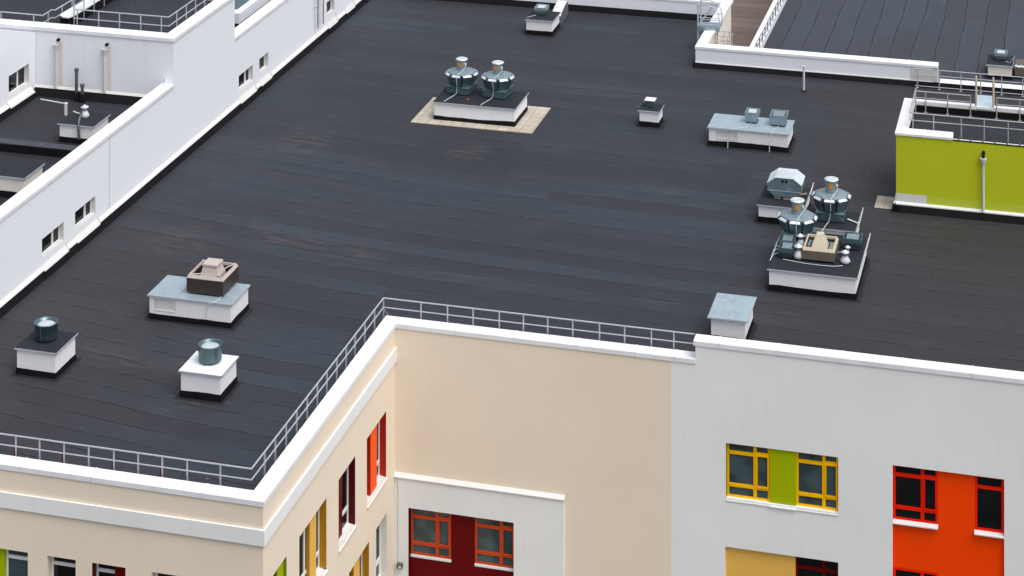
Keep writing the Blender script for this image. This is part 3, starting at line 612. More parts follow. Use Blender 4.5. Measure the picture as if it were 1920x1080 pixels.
shaft('vent_shaft', 6.50, 19.02, 9.54, 20.52, .73, 'long white shaft with grey metal cover carrying two square hoppers', 'lid', hatch=(.30, 1.1, .30, .60))
shaft('vent_shaft', -3.90, 30.83, -2.70, 32.2, .70, 'white shaft with dark cover near the far parapet at the top', 'felt')
P_ = shaft('vent_shaft', 9.52, 2.18, 10.58, 3.72, .80, 'white shaft with blue grey metal cover just behind the grey front parapet', 'lid', ov=.09, slope=.04)
shaft('vent_shaft', -15.0, 7.12, -13.70, 8.38, 2.90, 'cream shaft with dark cover on the small court roof at left', 'felt', z0=2.22, wm='shaft')
shaft('vent_shaft', -19.5, 2.5, -14.0, 3.86, 2.68, 'cream shaft cut by the left picture edge behind the white parapet', 'felt', z0=1.94, wm='creampale')
shaft('vent_shaft', 16.49, 30.04, 17.47, 31.4, .59, 'cream shaft with dark cover on the upper right roof', 'felt', wm='creampale', zb=.13)
t = thing('low_shaft', (17.60, 30.2, 0), 'low grey block with rough white topping at the right picture edge', 'vent shaft')
MB().box(0, 0, .15, 2.5, 1.2, .48).build('wall', 'beigedark', t); MB().box(0, .003, 0, 2.5, 1.19, .15).build('base_flashing', 'black', t)
mb = MB()
for i in range(26): mb.lathe((.05 + i * .095, .03 + random.uniform(0, .12), .47), [(.03, 0), (.075, .03), (.06, .07), (.01, .09)], 7, random.random(), jit=.25)
mb.build('topping', 'shaft', t)

# ================================================================== ROOF FANS
def roof_fan(loc, label, rot=0.):
    T = thing('roof_fan', loc, label, 'roof fan', 'round galvanised roof fans', rot)
    b = MB(); b.box(-.47, -.47, .03, .47, .47, .30); b.add([(-.5, -.5, .28), (.5, -.5, .28), (.5, .5, .28), (-.5, .5, .28), (-.42, -.42, .335), (.42, -.42, .335), (.42, .42, .335), (-.42, .42, .335)], [(4, 5, 6, 7), (0, 1, 5, 4), (1, 2, 6, 5), (2, 3, 7, 6), (3, 0, 4, 7), (3, 2, 1, 0)])
    b.build('base', 'galvdark', T, .008); MB().box(-.44, -.44, 0, .44, .44, .03).build('base_gasket', 'black', T)
    r0 = R(22.5)
    c = MB().lathe((0, 0, 0), [(.44, .32), (.46, .38), (.545, .72), (.55, .76)], 8, r0, False); c.build('casing', 'galvdark', T)
    tp = MB().lathe((0, 0, 0), [(.575, .745), (.575, .775), (.50, .80), (.22, .835)], 8, r0, False); tp.build('cap_plate', 'galv', T)
    for k in range(8):
        a = k * math.pi / 4; ca, sa = math.cos(a), math.sin(a)
        def q(rr, tt, z): return (rr * ca - tt * sa, rr * sa + tt * ca, z)
        f = MB(); w1, w2 = .205, .165
        f.hexa([q(.42, -w2, .34), q(.50, -w2, .34), q(.50, w2, .34), q(.42, w2, .34)], [q(.50, -w1, .74), q(.635, -w1 + .01, .69), q(.635, w1 - .01, .69), q(.50, w1, .74)])
        fo = f.build('outlet_flap', 'galvdark', T)
        s_ = MB(); s_.hexa([q(.565, -.165, .745), q(.655, -.175, .695), q(.655, .175, .695), q(.565, .165, .745)], [q(.565, -.165, .762), q(.66, -.175, .711), q(.66, .175, .711), q(.565, .165, .762)]); s_.build('flap_top', 'galvlight', fo)  # paler steel on the upward faces: sky brightness put into the colour
    MB().lathe((0, 0, 0), [(.205, .81), (.205, 1.22)], 20).build('motor_housing', 'galv', T)
    MB().lathe((0, 0, 0), [(.225, 1.215), (.245, 1.225), (.245, 1.25), (.18, 1.275)], 14).build('motor_cap', 'galvlight', T)
    mb = MB(); mb.box(-.06, -.222, 1.0, .07, -.205, 1.15); mb.build('rating_plate', 'label', T)
    mb = MB(); mb.box(.18, -.15, 1.05, .24, -.08, 1.11); mb.tube([(.21, -.12, 1.08), (.22, -.16, .95), (.12, -.28, .84), (.06, -.56, .79), (.05, -.69, .71), (.04, -.58, .42), (.02, -.53, .33), (-.02, -.51, .05), (-.10, -.80, .01), (-.16, -1.30, .01), (-.18, -1.45, -.02)], .013, 6); mb.build('conduit', 'cable', T)
    return T
def stretch(o_, k):
    for c in [q for q in bpy.data.objects if q.parent is o_]:
        for v in c.data.vertices: v.co.z *= k
        stretch(c, k)
fan = roof_fan((-3.86, 20.42, .75), 'left of the two round fans on the paver bordered shaft', -7)
stretch(fan, 1.06)
copy_tree(fan, (-2.33, 20.36, .75), 'right of the two round fans on the paver bordered shaft', -7)
copy_tree(fan, (11.27, 8.98, .73), 'round fan at the rear left of the largest shaft, behind the small vents', 0)
copy_tree(fan, (12.17, 11.0, .80), 'tallest standing round fan, on the shaft behind the largest one', 0)

# cylindrical cowls
def drum(loc, label):
    T = thing('drum_cowl', loc, label, 'roof cowl', 'open topped drum cowls')
    mb = MB(); r = .345; n = 32
    mb.lathe((0, 0, 0), [(.27, .0), (.30, .03)], n); mb.build('base_ring', 'galvdark', T)
    sh = MB(); prof = [(r - .035, .04), (r, .07), (r, .48), (r + .012, .485), (r + .012, .51), (r - .02, .51), (r - .02, .1)]
    rings = [[(rr * math.cos(2 * math.pi * k / n), rr * math.sin(2 * math.pi * k / n), z) for k in range(n)] for rr, z in prof]
    sh.add([q for rg in rings for q in rg], [(i * n + k, i * n + (k + 1) % n, (i + 1) * n + (k + 1) % n, (i + 1) * n + k) for i in range(len(prof) - 1) for k in range(n)], True)
    sh.box(-.012, -r - .012, .09, .012, -r + .004, .48); sh.build('shell', 'galvdark', T)
    MB().lathe((0, 0, 0), [(.27, .33), (.282, .43), (.20, .455), (.19, .453), (.12, .468), (.02, .475)], n).build('inner_cap', 'galvlight', T)
    return T
dr = drum((-9.52, -4.62, .81), 'dark drum cowl on the black covered shaft at far left')
copy_tree(dr, (-4.17, -4.72, .81), 'drum cowl with bright cap on the white covered shaft', 55)

# square hopper cowls
def hopper(loc, w, h, label, top='galvlight', body='galv', hh=.42, flare=.17, group='square hopper cowls'):
    T = thing('hopper_cowl', loc, label, 'roof cowl', group)
    w2, h2 = w / 2, h / 2; f = flare
    lo = [(-w2 + .03, -h2 + .03, 0), (w2 - .03, -h2 + .03, 0), (w2 - .03, h2 - .03, 0), (-w2 + .03, h2 - .03, 0)]
    mb = MB()
    A = [(-w2, -h2, .0), (w2, -h2, .0), (w2, h2, .0), (-w2, h2, .0)]; B = [(x * 1 + math.copysign(f * .55, x), y + math.copysign(f * .55, y), hh * .62) for x, y, _ in A]
    Cc = [(x, y, hh) for x, y, _ in B]; t = .03; Dd = [(x - math.copysign(t, x), y - math.copysign(t, y), hh) for x, y, _ in B]; Ee = [(x * .9, y * .9, hh * .62) for x, y, _ in Dd]
    vs = A + B + Cc + Dd + Ee; fs = []
    for k in range(4):
        for i in range(4): fs.append((k * 4 + i, k * 4 + (i + 1) % 4, (k + 1) * 4 + (i + 1) % 4, (k + 1) * 4 + i))
    fs.append((19, 18, 17, 16)); mb.add(vs, fs); mb.build('hood', body, T)
    ww, hh2 = w2 + f * .55 - .10, h2 + f * .55 - .10
    MB().hexa([(-ww, -hh2, hh * .62 + .01), (ww, -hh2, hh * .62 + .01), (ww, hh2, hh * .62 + .01), (-ww, hh2, hh * .62 + .01)], [(-ww, -hh2, hh - .03), (ww, -hh2, hh - .03), (ww, hh2, hh - .005), (-ww, hh2, hh - .005)]).build('inner_cap', top, T, .01)
    MB().box(-w2 - .03, -h2 - .03, -.0, w2 + .03, h2 + .03, .018).build('base_flange', 'dark', T)
    return T
hopper((8.04, 20.02, .74), .34, .40, 'smaller square hopper on the grey metal covered shaft')
hopper((9.08, 20.0, .74), .46, .55, 'larger square hopper with dull top on the grey metal covered shaft', 'galv')
hopper((-3.42, 31.75, .71), .36, .45, 'square hopper on the shaft near the far top parapet', 'galvlight', hh=.34)
hopper((17.0, 30.85, .60), .34, .36, 'square hopper on the cream shaft at upper right', 'galvlight', hh=.32)
hopper((13.15, 8.72, .74), .42, .42, 'square hopper at the right rear of the largest shaft', 'galv', 'galvdark', hh=.40)
hp = hopper((11.13, 7.50, .74), .34, .44, 'nearer of two dark hopper vents at the left of the largest shaft', 'galv', 'galvdark', hh=.36)
copy_tree(hp, (11.06, 8.14, .74), 'farther of two dark hopper vents at the left of the largest shaft')

# flat cowl on tiny shaft
T = thing('flat_cowl', (3.80, 20.98, .66), 'small cowl with flat bright lid on the tiny shaft', 'roof cowl')
MB().box(-.15, -.15, 0, .15, .15, .03).build('base', 'galvdark', T)
MB().hexa([(-.16, -.16, .03), (.16, -.16, .03), (.16, .16, .03), (-.16, .16, .03)], [(-.175, -.175, .20), (.175, -.175, .20), (.175, .175, .20), (-.175, .175, .20)]).build('body', 'galvdark', T)
MB().box(-.21, -.21, .24, .21, .21, .27).build('lid', 'coping', T, .008)
mb = MB(); [mb.box(x - .01, y - .01, .2, x + .01, y + .01, .24) for x in (-.15, .15) for y in (-.15, .15)]; mb.build('spacer', 'galv', T)

# hooded metal vent
T = thing('hooded_vent', (10.33, 12.95, .65), 'faceted galvanised hood vent on the rear left shaft of the cluster', 'roof vent')
pr = [(-.36, .10), (.36, .10), (.60, .30), (.60, .56), (.31, .76), (-.31, .76), (-.60, .56), (-.60, .30)]
mb = MB(); mb.prism(pr, -.42, .52, 'y'); mb.build('hood', 'galvmid', T, .006)
mb = MB(); yy0, yy1 = -.44, .54
mb.hexa([(-.615, yy0, .565), (-.59, yy0, .555), (-.59, yy1, .555), (-.615, yy1, .565)], [(-.32, yy0, .775), (-.30, yy0, .762), (-.30, yy1, .762), (-.32, yy1, .775)])
mb.hexa([(.59, yy0, .555), (.615, yy0, .565), (.615, yy1, .565), (.59, yy1, .555)], [(.30, yy0, .762), (.32, yy0, .775), (.32, yy1, .775), (.30, yy1, .762)])
mb.box(-.31, yy0, .762, .31, yy1, .775); mb.box(-.605, -.43, .298, .605, -.418, .31); mb.build('top_plates', 'galvlight', T)  # upper faces in a pale steel copy, skylight painted in
mb = MB(); mb.lathe((-.06, -.424, .66), [(.045, -.03), (.045, .03)], 10); mb.lathe((.07, -.424, .66), [(.045, -.03), (.045, .03)], 10); mb.build('vent_holes', 'dark', T)
mb = MB(); mb.box(-.36, -.36, .0, -.12, -.28, .06); mb.box(-.05, -.38, 0, .2, -.30, .07); mb.box(.28, -.30, .02, .36, .2, .09); mb.box(-.34, .2, 0, .34, .3, .10); mb.build('timber_block', 'rust', T)
mb = MB(); mb.box(-.3, -.3, 0, .3, .3, .10); mb.build('collar', 'dark', T)
w_ = thing('timber_offcut', (10.85, 13.0, .66), 'short weathered board lying beside the hooded vent', 'board'); MB().hexa([(-.2, -.05, 0), (.2, .03, .08), (.2, .1, .08), (-.2, .02, 0)], [(-.2, -.05, .03), (.2, .03, .11), (.2, .1, .11), (-.2, .02, .03)]).build('board', 'rust', w_)
# upright flashing corners (white triangular sheet ends)
for i, (x, y0, y1, z, lb_) in enumerate([(11.12, 13.45, 14.1, .62, 'white upturned flashing on the shaft under the hooded vent'), (13.13, 10.6, 11.8, .78, 'white upturned flashing on the shaft of the tallest fan'), (13.58, 8.2, 9.8, .71, 'white upturned flashing along the right edge of the largest shaft')]):
    mb = MB((x, y0, z)); mb.hexa([(x, y0, z - .06), (x + .02, y0, z - .06), (x + .02, y1, z - .03), (x, y1, z - .03)], [(x, y0, z), (x + .02, y0, z), (x + .05, y1, z + .16), (x + .03, y1, z + .16)])
    tag(mb.build('flashing_strip', 'flash', loc=(x, y0, z)), lb_, 'flashing')

# brown box fan
def box_fan(loc, label, w, dp, h, hub, mats, name='box_fan'):
    T = thing(name, loc, label, 'roof fan'); w2, d2 = w / 2, dp / 2; body, rim, hb = mats
    mb = MB(); t = .03; A = [(-w2, -d2, .06), (w2, -d2, .06), (w2, d2, .06), (-w2, d2, .06)]; B = [(x, y, h - .09) for x, y, _ in A]
    mb.add(A + B + [(x - math.copysign(t, x), y - math.copysign(t, y), h - .09) for x, y, _ in A] + [(x - math.copysign(t, x), y - math.copysign(t, y), .2) for x, y, _ in A],
        [(k * 4 + i, k * 4 + (i + 1) % 4, (k + 1) * 4 + (i + 1) % 4, (k + 1) * 4 + i) for k in range(3) for i in range(4)] + [(3, 2, 1, 0), (12, 13, 14, 15)]); mb.build('casing', body, T)
    mb = MB(); q = .05; C1 = [(x * 1.005, y * 1.005, h - .10) for x, y, _ in A]; C2 = [(x - math.copysign(q, x), y - math.copysign(q, y), h) for x, y, _ in A]; C3 = [(x - math.copysign(q + .03, x), y - math.copysign(q + .03, y), h - .01) for x, y, _ in A]; C4 = [(x, y, h - .09) for x, y, _ in C3]
    mb.add(C1 + C2 + C3 + C4, [(k * 4 + i, k * 4 + (i + 1) % 4, (k + 1) * 4 + (i + 1) % 4, (k + 1) * 4 + i) for k in range(3) for i in range(4)]); mb.build('rim', rim, T)
    return T
T = box_fan((-6.14, .13, .785), 'brown box fan with taupe rim and hub on the wide shaft', 1.24, 1.26, .60, None, ('brown', 'taupe', 'taupe'))
mb = MB(); mb.add([], []); 
prof = [(.33, .27), (.31, .48), (.27, .57), (.245, .68), (.23, .76)]
vs = []; 
for r_, z in prof + [(.255, .765), (.255, .82), (.225, .84)]: vs += [(-r_, -r_, z), (r_, -r_, z), (r_, r_, z), (-r_, r_, z)]
n_ = len(prof) + 3
mb.add(vs, [(k * 4 + i, k * 4 + (i + 1) % 4, (k + 1) * 4 + (i + 1) % 4, (k + 1) * 4 + i) for k in range(n_ - 1) for i in range(4)] + [(n_ * 4 - 4, n_ * 4 - 3, n_ * 4 - 2, n_ * 4 - 1)]); mb.build('hub', 'taupe', T)
for sx in (-1, 1):
    for sy in (-1, 1): mb = MB(); mb.tube([(sx * .28, sy * .28, .52), (sx * .56, sy * .57, .60)], .02, 6); mb.build('arm', 'taupe', T)
mb = MB(); mb.box(-.56, -.57, .24, .56, .57, .26); mb.build('guard_plate', 'brown', T); mb = MB(); mb.tube([(0, -.3, .5), (0, -.55, .55)], .008, 5); mb.build('wire', 'taupe', T)
MB().box(-.45, -.5, 0, .5, .5, .06).build('foot', 'dark', T)
# beige fan with pyramid hub
T = box_fan((12.19, 7.82, .74), 'beige fan with open square rim and pyramid hub on the largest shaft', 1.06, 1.20, .45, None, ('beigedark', 'beige', 'beige'))
mb = MB(); mb.hexa([(-.29, -.36, .30), (.25, -.36, .30), (.25, .24, .30), (-.29, .24, .30)], [(-.12, -.12, .74), (.10, -.12, .74), (.10, .10, .74), (-.12, .10, .74)]); mb.build('hub', 'beige', T, .008)
mb = MB(); mb.hexa([(-.55, -.66, .20), (.55, -.66, .20), (.55, .66, .20), (-.55, .66, .20)][:4], [(-.505, -.60, .38), (.505, -.60, .38), (.505, .60, .38), (-.505, .60, .38)]); 
for x in (-.4, .34): mb.box(x, -.3, .33, x + .06, .35, .40)
mb = MB(); mb.box(-.40, -.2, .21, -.33, .3, .36); mb.box(.30, -.25, .21, .42, .35, .33); mb.box(-.38, .36, .21, .3, .42, .3); mb.build('inner_bracket', 'galv', T)

# small wrapped cowls
def wrapped(loc, label, s=1., wrap=True):
    T = thing('wrapped_cowl', loc, label, 'roof cowl', 'small pipe cowls with cone caps')
    mb = MB(); mb.lathe((0, 0, 0), [(.08 * s, .1 * s), (.08 * s, .36 * s)], 14); mb.build('pipe', 'galv', T)
    MB().lathe((0, 0, 0), [(.135 * s, .355 * s), (.14 * s, .37 * s), (.02, .44 * s)], 18).build('cone_cap', 'galvlight', T)
    if wrap: MB().lathe((0, 0, 0), [(.09 * s, 0), (.15 * s, .04 * s), (.155 * s, .12 * s), (.10 * s, .2 * s), (.085 * s, .24 * s)], 16, jit=.10).build('plastic_wrap', 'plastic', T)
    else: MB().lathe((0, 0, 0), [(.1 * s, 0), (.085 * s, .1 * s)], 14).build('collar', 'galvdark', T)
    return T
wrapped((11.52, 7.38, .74), 'white wrapped pipe cowl beside the nearer dark hopper', 1.1)
wrapped((11.44, 8.40, .74), 'half hidden pipe cowl between the rear round fan and the beige fan', .95)
wrapped((13.05, 7.38, .74), 'white wrapped pipe cowl at the right front of the largest shaft', 1.0)
wrapped((13.05, 8.08, .74), 'small bare cowl behind the wrapped one at the right of the largest shaft', .7, False)
wrapped((-14.38, 7.86, 2.90), 'wrapped pipe cowl on the cream shaft in the left court', 1.05)
# cables on the largest shaft
def cable(pts, label, r=.011, m_='cable'): mb = MB(pts[0]); mb.tube(pts, r, 6); tag(mb.build('cable', m_, loc=pts[0]), label, 'cable')
Z3 = .75
for i, y in enumerate((7.45, 7.85, 8.15, 8.5, 8.95)):
    cable([(10.98, y, Z3 + .03), (10.82, y + .03, Z3 + .05), (10.71 - .01 * i, y - .05, Z3 + .03), (10.66, y - .25 - .06 * i, Z3 + .01), (10.62, y - .4 - .07 * i, Z3 - .05)], ['first', 'second', 'third', 'fourth', 'fifth'][i] + ' pale cable from the front looping over the left edge of the largest shaft', .013)
cable([(11.05, 7.13, Z3 + .01), (11.4, 7.05, Z3 + .01), (11.8, 6.98, Z3 + .01), (12.3, 6.96, Z3 + .01), (12.75, 6.99, Z3 + .01), (13.0, 7.12, Z3 + .01)], 'long pale cable lying across the front of the largest shaft')
cable([(12.65, 8.15, Z3 + .01), (12.95, 8.2, Z3 + .02)], 'short pale cable between the beige fan and the rear hopper')
cable([(8.0, 19.78, .76), (7.9, 19.2, .755), (7.55, 19.0, .75), (7.35, 18.95, .73), (7.3, 18.97, .5)], 'cable draped from the smaller square hopper over the shaft edge', .010)
cable([(9.1, 19.7, .76), (8.95, 19.1, .755), (8.93, 18.95, .73), (8.95, 18.97, .45)], 'cable draped from the larger square hopper over the shaft edge', .010)
cable([(-5.6, -.45, .80), (-5.62, -.8, .80), (-5.75, -.90, .76), (-5.95, -.87, .6)], 'cable hanging from the brown box fan over the shaft edge', .010)
cable([(-5.93, -.86, .58), (-5.92, -.85, .22)], 'thin conduit down the front of the wide shaft', .008)
for x, lb_ in ((7.25, 'left'), (8.86, 'right')): cable([(x, 18.93, .40), (x, 18.90, -.0)], lb_ + ' short upright conduit in front of the long grey covered shaft', .018, 'pipe')
cable([(-3.9, 30.95, .72), (-3.7, 31.2, .74), (-3.6, 31.4, .73)], 'short cable beside the hopper near the far parapet')
cable([(17.2, 30.5, .62), (17.4, 30.35, .61), (17.52, 30.3, .85)], 'cable rising at the corner of the upper right shaft')
# pale wrap
mb = MB((12.85, 10.75, .81)); [mb.lathe((12.76 + i * .065, 10.85 - i * .045, .82), [(.03, 0), (.05, .03), (.01, .05)], 7, jit=.3) for i in range(6)]
tag(mb.build('plastic_scrap', 'plastic', loc=(12.85, 10.75, .81)), 'crumpled white plastic on the felt beside the tallest round fan', 'debris')

# curved duct behind the top shaft
T = thing('duct_elbow', (-2.88, 32.75, 0), 'white topped grey duct elbow behind the far top shaft', 'duct')
pr = [(0, 0), (.0, .34), (.12, .44), (.8, .62), (1.25, .68), (1.42, .58), (1.48, .4), (1.48, 0)]
mb = MB(); mb.prism([(a, z) for a, z in pr], -.32, .10, 'x'); mb.build('casing', 'ductgrey', T)
mb = MB(); 
for (a, z), (b_, z2) in zip(pr[1:5], pr[2:6]): mb.hexa([(-.33, a, z + .004), (.11, a, z + .004), (.11, b_, z2 + .004), (-.33, b_, z2 + .004)], [(-.33, a, z + .02), (.11, a, z + .02), (.11, b_, z2 + .02), (-.33, b_, z2 + .02)])
mb.build('top_sheet', 'coping', T)

# paver apron
mb = MB(); mb.box(-5.4, 18.44, .004, -.42, 21.5, .035); o = mb.build('paver_apron', 'paver'); tag(o, 'rectangle of beige concrete pavers around the twin fan shaft', 'paving')
mb = MB(); mb.box(13.30, 14.35, .004, 13.98, 15.5, .02); o = mb.build('patch_slab', 'paver'); tag(o, 'beige slab on the roof against the left foot of the green hut', 'paving')
mb = MB(); mb.lathe((0, 0, 0), [(.05, 0), (.05, .008)], 10); o = mb.build('marker_disc', 'orange', loc=(-3.35, 19.55, .757)); tag(o, 'tiny orange disc on the dark cover between the twin fans', 'marker')
# vent pipe
T = thing('vent_pipe', (9.21, 26.26, 0), 'slim pale upright pipe with a small cap in front of the right parapet', 'pipe')
MB().lathe((0, 0, 0), [(.10, 0), (.075, .06)], 14).build('boot', 'black', T); MB().lathe((0, 0, 0), [(.045, .05), (.045, 1.02)], 14).build('pipe', 'pipe', T); MB().lathe((0, 0, 0), [(.075, 1.02), (.075, 1.06)], 14).build('cap', 'pipe', T)

# ================================================================== RAILINGS
def railing(label, pts, z0, zt, zm, posts, mat='rail', r=.023, zbot=None, braces=(), foot=True, name='railing'):
    L = (pts[0][0], pts[0][1], z0); T = thing(name, L, label, 'railing', 'metal guard railings')
    def pl(z): return [(x, y, z) for x, y in pts]
    def seg(z, nm, rr):
        mb = MB(L)
        for a, b in zip(pts[:-1], pts[1:]): mb.tube([(*a, z), (*b, z)], rr, 8)
        mb.build(nm, mat, T)
    seg(zt, 'top_rail', r); seg(zm, 'mid_rail', r * .85)
    if zbot: seg(zbot, 'bottom_rail', r * .8)
    for x, y in posts:
        mb = MB(L); mb.box(x - .02, y - .012, z0, x + .02, y + .012, zt - .01)
        if foot: mb.box(x - .06, y - .05, z0, x + .06, y + .05, z0 + .012)
        mb.build('post', mat, T)
    for x, y in braces:
        mb = MB(L); mb.tube([(x, y, zm - .02), (x, y, z0 + .02)], .014, 6); mb.build('brace', 'maroon', T)
    return T
RX, RY = -.56, -10.47
p1 = [(x, RY) for x in (-14.6, -13.8, -13.0, -12.2, -11.4, -10.6, -9.8, -9.0, -8.15, -7.43, -6.72, -5.99, -5.26, -4.52, -3.81, -3.11, -2.39, -1.44)]
p2 = [(RX, y) for y in (-9.53, -8.74, -7.92, -7.10, -6.27, -5.44, -4.64, -3.79, -2.96, -2.16, -1.26, -.33, .55)]
p3 = [(x, .55) for x in (.67, 1.53, 2.36, 3.20, 3.97, 4.74, 5.53, 6.37, 7.15, 7.98, 8.67)]
railing('grey guard railing following the near edge of the main roof round both corners', [(-16, RY), (RX, RY), (RX, .55), (9.30, .55)], 0, .90, .61, p1 + p2 + p3, braces=[(x - .05, RY) for x in (-7.43, -5.99, -4.52, -3.11)])
cable([(-.53, .5, .58), (-.2, .2, .44)], 'thin stay wire at the inner corner of the near railing', .006, 'rail')
railing('grey railing behind the green hut in front of the right parapet', [(13.62, 28.0), (22, 28.0)], .0, .79, .55, [(x, 28.0) for x in (13.72, 14.62, 15.5, 16.3, 17.15, 18.0, 18.85, 19.7, 20.5, 21.3)], r=.02, zbot=.08, mat='rail')
# upper left roof railings
railing('railing along the front and right edge of the raised left roof', [(-17.0, 12.25), (-13.05, 12.25), (-13.05, 18.0)], 4.47, 5.38, 5.04, [(-16.85, 12.25), (-15.95, 12.25), (-15.08, 12.25), (-14.2, 12.25), (-13.35, 12.25), (-13.05, 13.0), (-13.05, 13.9), (-13.05, 14.8), (-13.05, 15.7), (-13.05, 16.6), (-13.05, 17.5)], r=.024)
railing('stepped railing beside the curved white kerb on the raised left roof', [(-22.5, 12.10), (-18.21, 12.07), (-18.22, 12.80), (-18.08, 12.83), (-18.02, 18)], 4.47, 5.10, 4.80, [(-20.0, 12.1), (-18.6, 12.08), (-18.20, 12.5), (-18.07, 13.4), (-18.04, 14.2), (-18.03, 15.2)], r=.024)
railing('railing fixed along the right side of the curved white kerb on the raised left roof', [(-17.38, 13.0), (-17.38, 18)], 4.5, 5.60, 5.25, [(-17.38, 13.05), (-17.38, 13.9), (-17.38, 14.8), (-17.38, 15.7)], r=.024, foot=False)
mb = MB(); n_ = 26; mb.tube([(.28 * math.cos(2 * math.pi * k / n_), .28 * math.sin(2 * math.pi * k / n_), .04 + .01 * math.sin(3 * k)) for k in range(n_ + 1)], .035, 8)
o = mb.build('hose_ring', 'hose', loc=(-13.3, 12.9, 4.48)); tag(o, 'black rubber ring lying in the corner of the raised left roof', 'hose')

# ================================================================== COURT DETAILS
for i, (x, zt_) in enumerate(((-17.38, 4.38), (-15.36, 4.36))):
    T = thing('downpipe', (x, 11.62, 2.55), ['left', 'right'][i] + ' grey downpipe with funnel and black spout on the white court wall', 'downpipe', 'downpipes on the white court wall')
    h = zt_ - 2.55
    mb = MB(); mb.tube([(.08, .0, h), (.08, -.12, h)], .06, 10); mb.build('spout', 'hose', T)
    mb = MB(); mb.lathe((0, -.10, 0), [(.05, h - .40), (.055, h - .36), (.13, h - .17), (.13, h - .15)], 12); mb.build('funnel', 'pipe', T)
    mb = MB(); mb.tube([(0, -.10, h - .38), (0, -.10, .02)], .05, 10); mb.box(-.01, -.05, h * .5, .01, 0, h * .5 + .04); mb.build('pipe', 'pipe', T)
for i, (x, y, h, lb_) in enumerate(((-16.41, 11.3, 1.22, 'taller'), (-16.13, 11.22, .68, 'shorter'))):
    T = thing('vent_pipe', (x, y, 2.22), lb_ + ' dark foil wrapped pipe at the foot of the white court wall', 'pipe', 'foil wrapped pipes in the court')
    MB().lathe((0, 0, 0), [(.13, 0), (.10, .25), (.075, .32)], 14, jit=.06).build('boot', 'black', T); MB().lathe((0, 0, 0), [(.06, .3), (.065, h - .08)], 14, jit=.03).build('pipe', 'pipedark', T); MB().lathe((0, 0, 0), [(.085, h - .08), (.085, h)], 14).build('cap', 'pipedark', T)
T = thing('tee_pipe', (-16.08, 9.75, 2.22), 'pale pipe with a long horizontal arm on the court roof', 'pipe')
MB().lathe((0, 0, 0), [(.06, 0), (.06, .40)], 12).build('pipe', 'pipe', T); MB().lathe((0, 0, 0), [(.075, .40), (.08, .45), (.02, .47)], 12).build('cap', 'pipe', T)
mb = MB(); mb.tube([(0, 0, .42), (-1.05, .05, .48)], .026, 8); mb.build('arm', 'pipe', T)
T = thing('hooked_pipe', (-14.20, 7.04, 2.22), 'dark pipe bent over the front edge of the cream court shaft', 'pipe')
mb = MB(); mb.tube([(.0, 0, .20), (-.01, -.02, .55), (-.03, .05, .78), (-.05, .25, .95), (-.05, .3, 1.08)], .05, 10); mb.build('pipe', 'pipedark', T); mb = MB(); mb.tube([(-.05, .3, .98), (-.38, .3, 1.06)], .022, 8); mb.build('arm', 'pipe', T)
cable([(-12.82, 11.3, 3.1), (-12.82, 11.3, 3.38)], 'short dark rod on the left coping where it meets the tall wall', .012, 'pipedark')
T = thing('wall_ladder', (XW, 26.9, .76), 'dark steel ladder fixed to the white wall at top', 'ladder')
for y, z in ((-.07, 0), (.62, 0)): mb = MB(); mb.box(.17, y - .03, z, .20, y + .03, 3.2); mb.build('rail', 'pipedark', T)
for k in range(9): mb = MB(); mb.tube([(.185, -.07, .22 + k * .33), (.185, .62, .22 + k * .33)], .014, 6); mb.build('rung', 'rail', T)
for z in (.9, 2.4): mb = MB(); mb.box(0, -.08, z, .18, -.05, z + .05); mb.build('bracket', 'rail', T)

# ================================================================== RIGHT PARAPET AND ROOFS BEHIND
rb = thing('right_wing', (14, 32, 0), 'adjoining wing at upper right with dark and brown flat roofs behind a white parapet', 'building'); RO = (14, 32, 0)
YP = 28.22
mb = MB(RO); facade(mb, 'S', YP, 4.30, 14.53, 0, .80); mb.box(14.33, YP + .0, 0, 14.53, YP + .4, .8); mb.quad((14.53, YP, 0), (26, YP, 0), (26, YP, .1), (14.53, YP, .1))
facade(mb, 'S', 34.95, -12.5, 4.3, 0, .82); mb.quad((4.30, YP, 0), (4.30, 34.95, 0), (4.30, 34.95, .8), (4.30, YP, .8)); mb.build('wall', 'white', rb)
mb = MB(RO); mb.prism([(YP - .12, 0), (YP - .02, .21), (YP, .21), (YP, 0)], 4.2, 26, 'x'); mb.prism([(34.95 - .12, 0), (34.95 - .02, .27), (34.95, .27), (34.95, 0)], -12.4, 4.3, 'x'); mb.prism([(4.18, 0), (4.28, .2), (4.3, .2), (4.3, 0)], YP - .1, 34.9, 'y'); mb.build('upstand', 'black', rb)
mb = MB(RO); mb.box(4.3, YP - .035, .21, 14.33, YP, .235); mb.build('flashing', 'flash', rb)
pm_ = MB(RO); pm_.box(13.4, YP - .006, .22, 14.535, YP - .001, .74); pm_.build('repair_patch', 'patch', rb)
cp = MB(RO); sweep(cp, [(14.55, YP - .03), (4.27, YP - .03), (4.27, 34.92), (-12.6, 34.92)], [(14.55, YP + .36), (4.76, YP + .36), (4.76, 35.4), (-12.6, 35.4)], .79, .90, .95, .82, joints=[(0, t) for t in (.12, .3, .5, .72, .9)] + [(1, .5), (2, .1)])
sweep(cp, [(14.56, YP - .03), (26, YP - .03)], [(14.56, YP + .60), (26, YP + .60)], .06, .15, .20, .06, joints=[(0, t) for t in (.1, .25, .4)])
cp.build('coping', 'coping', rb, .008)
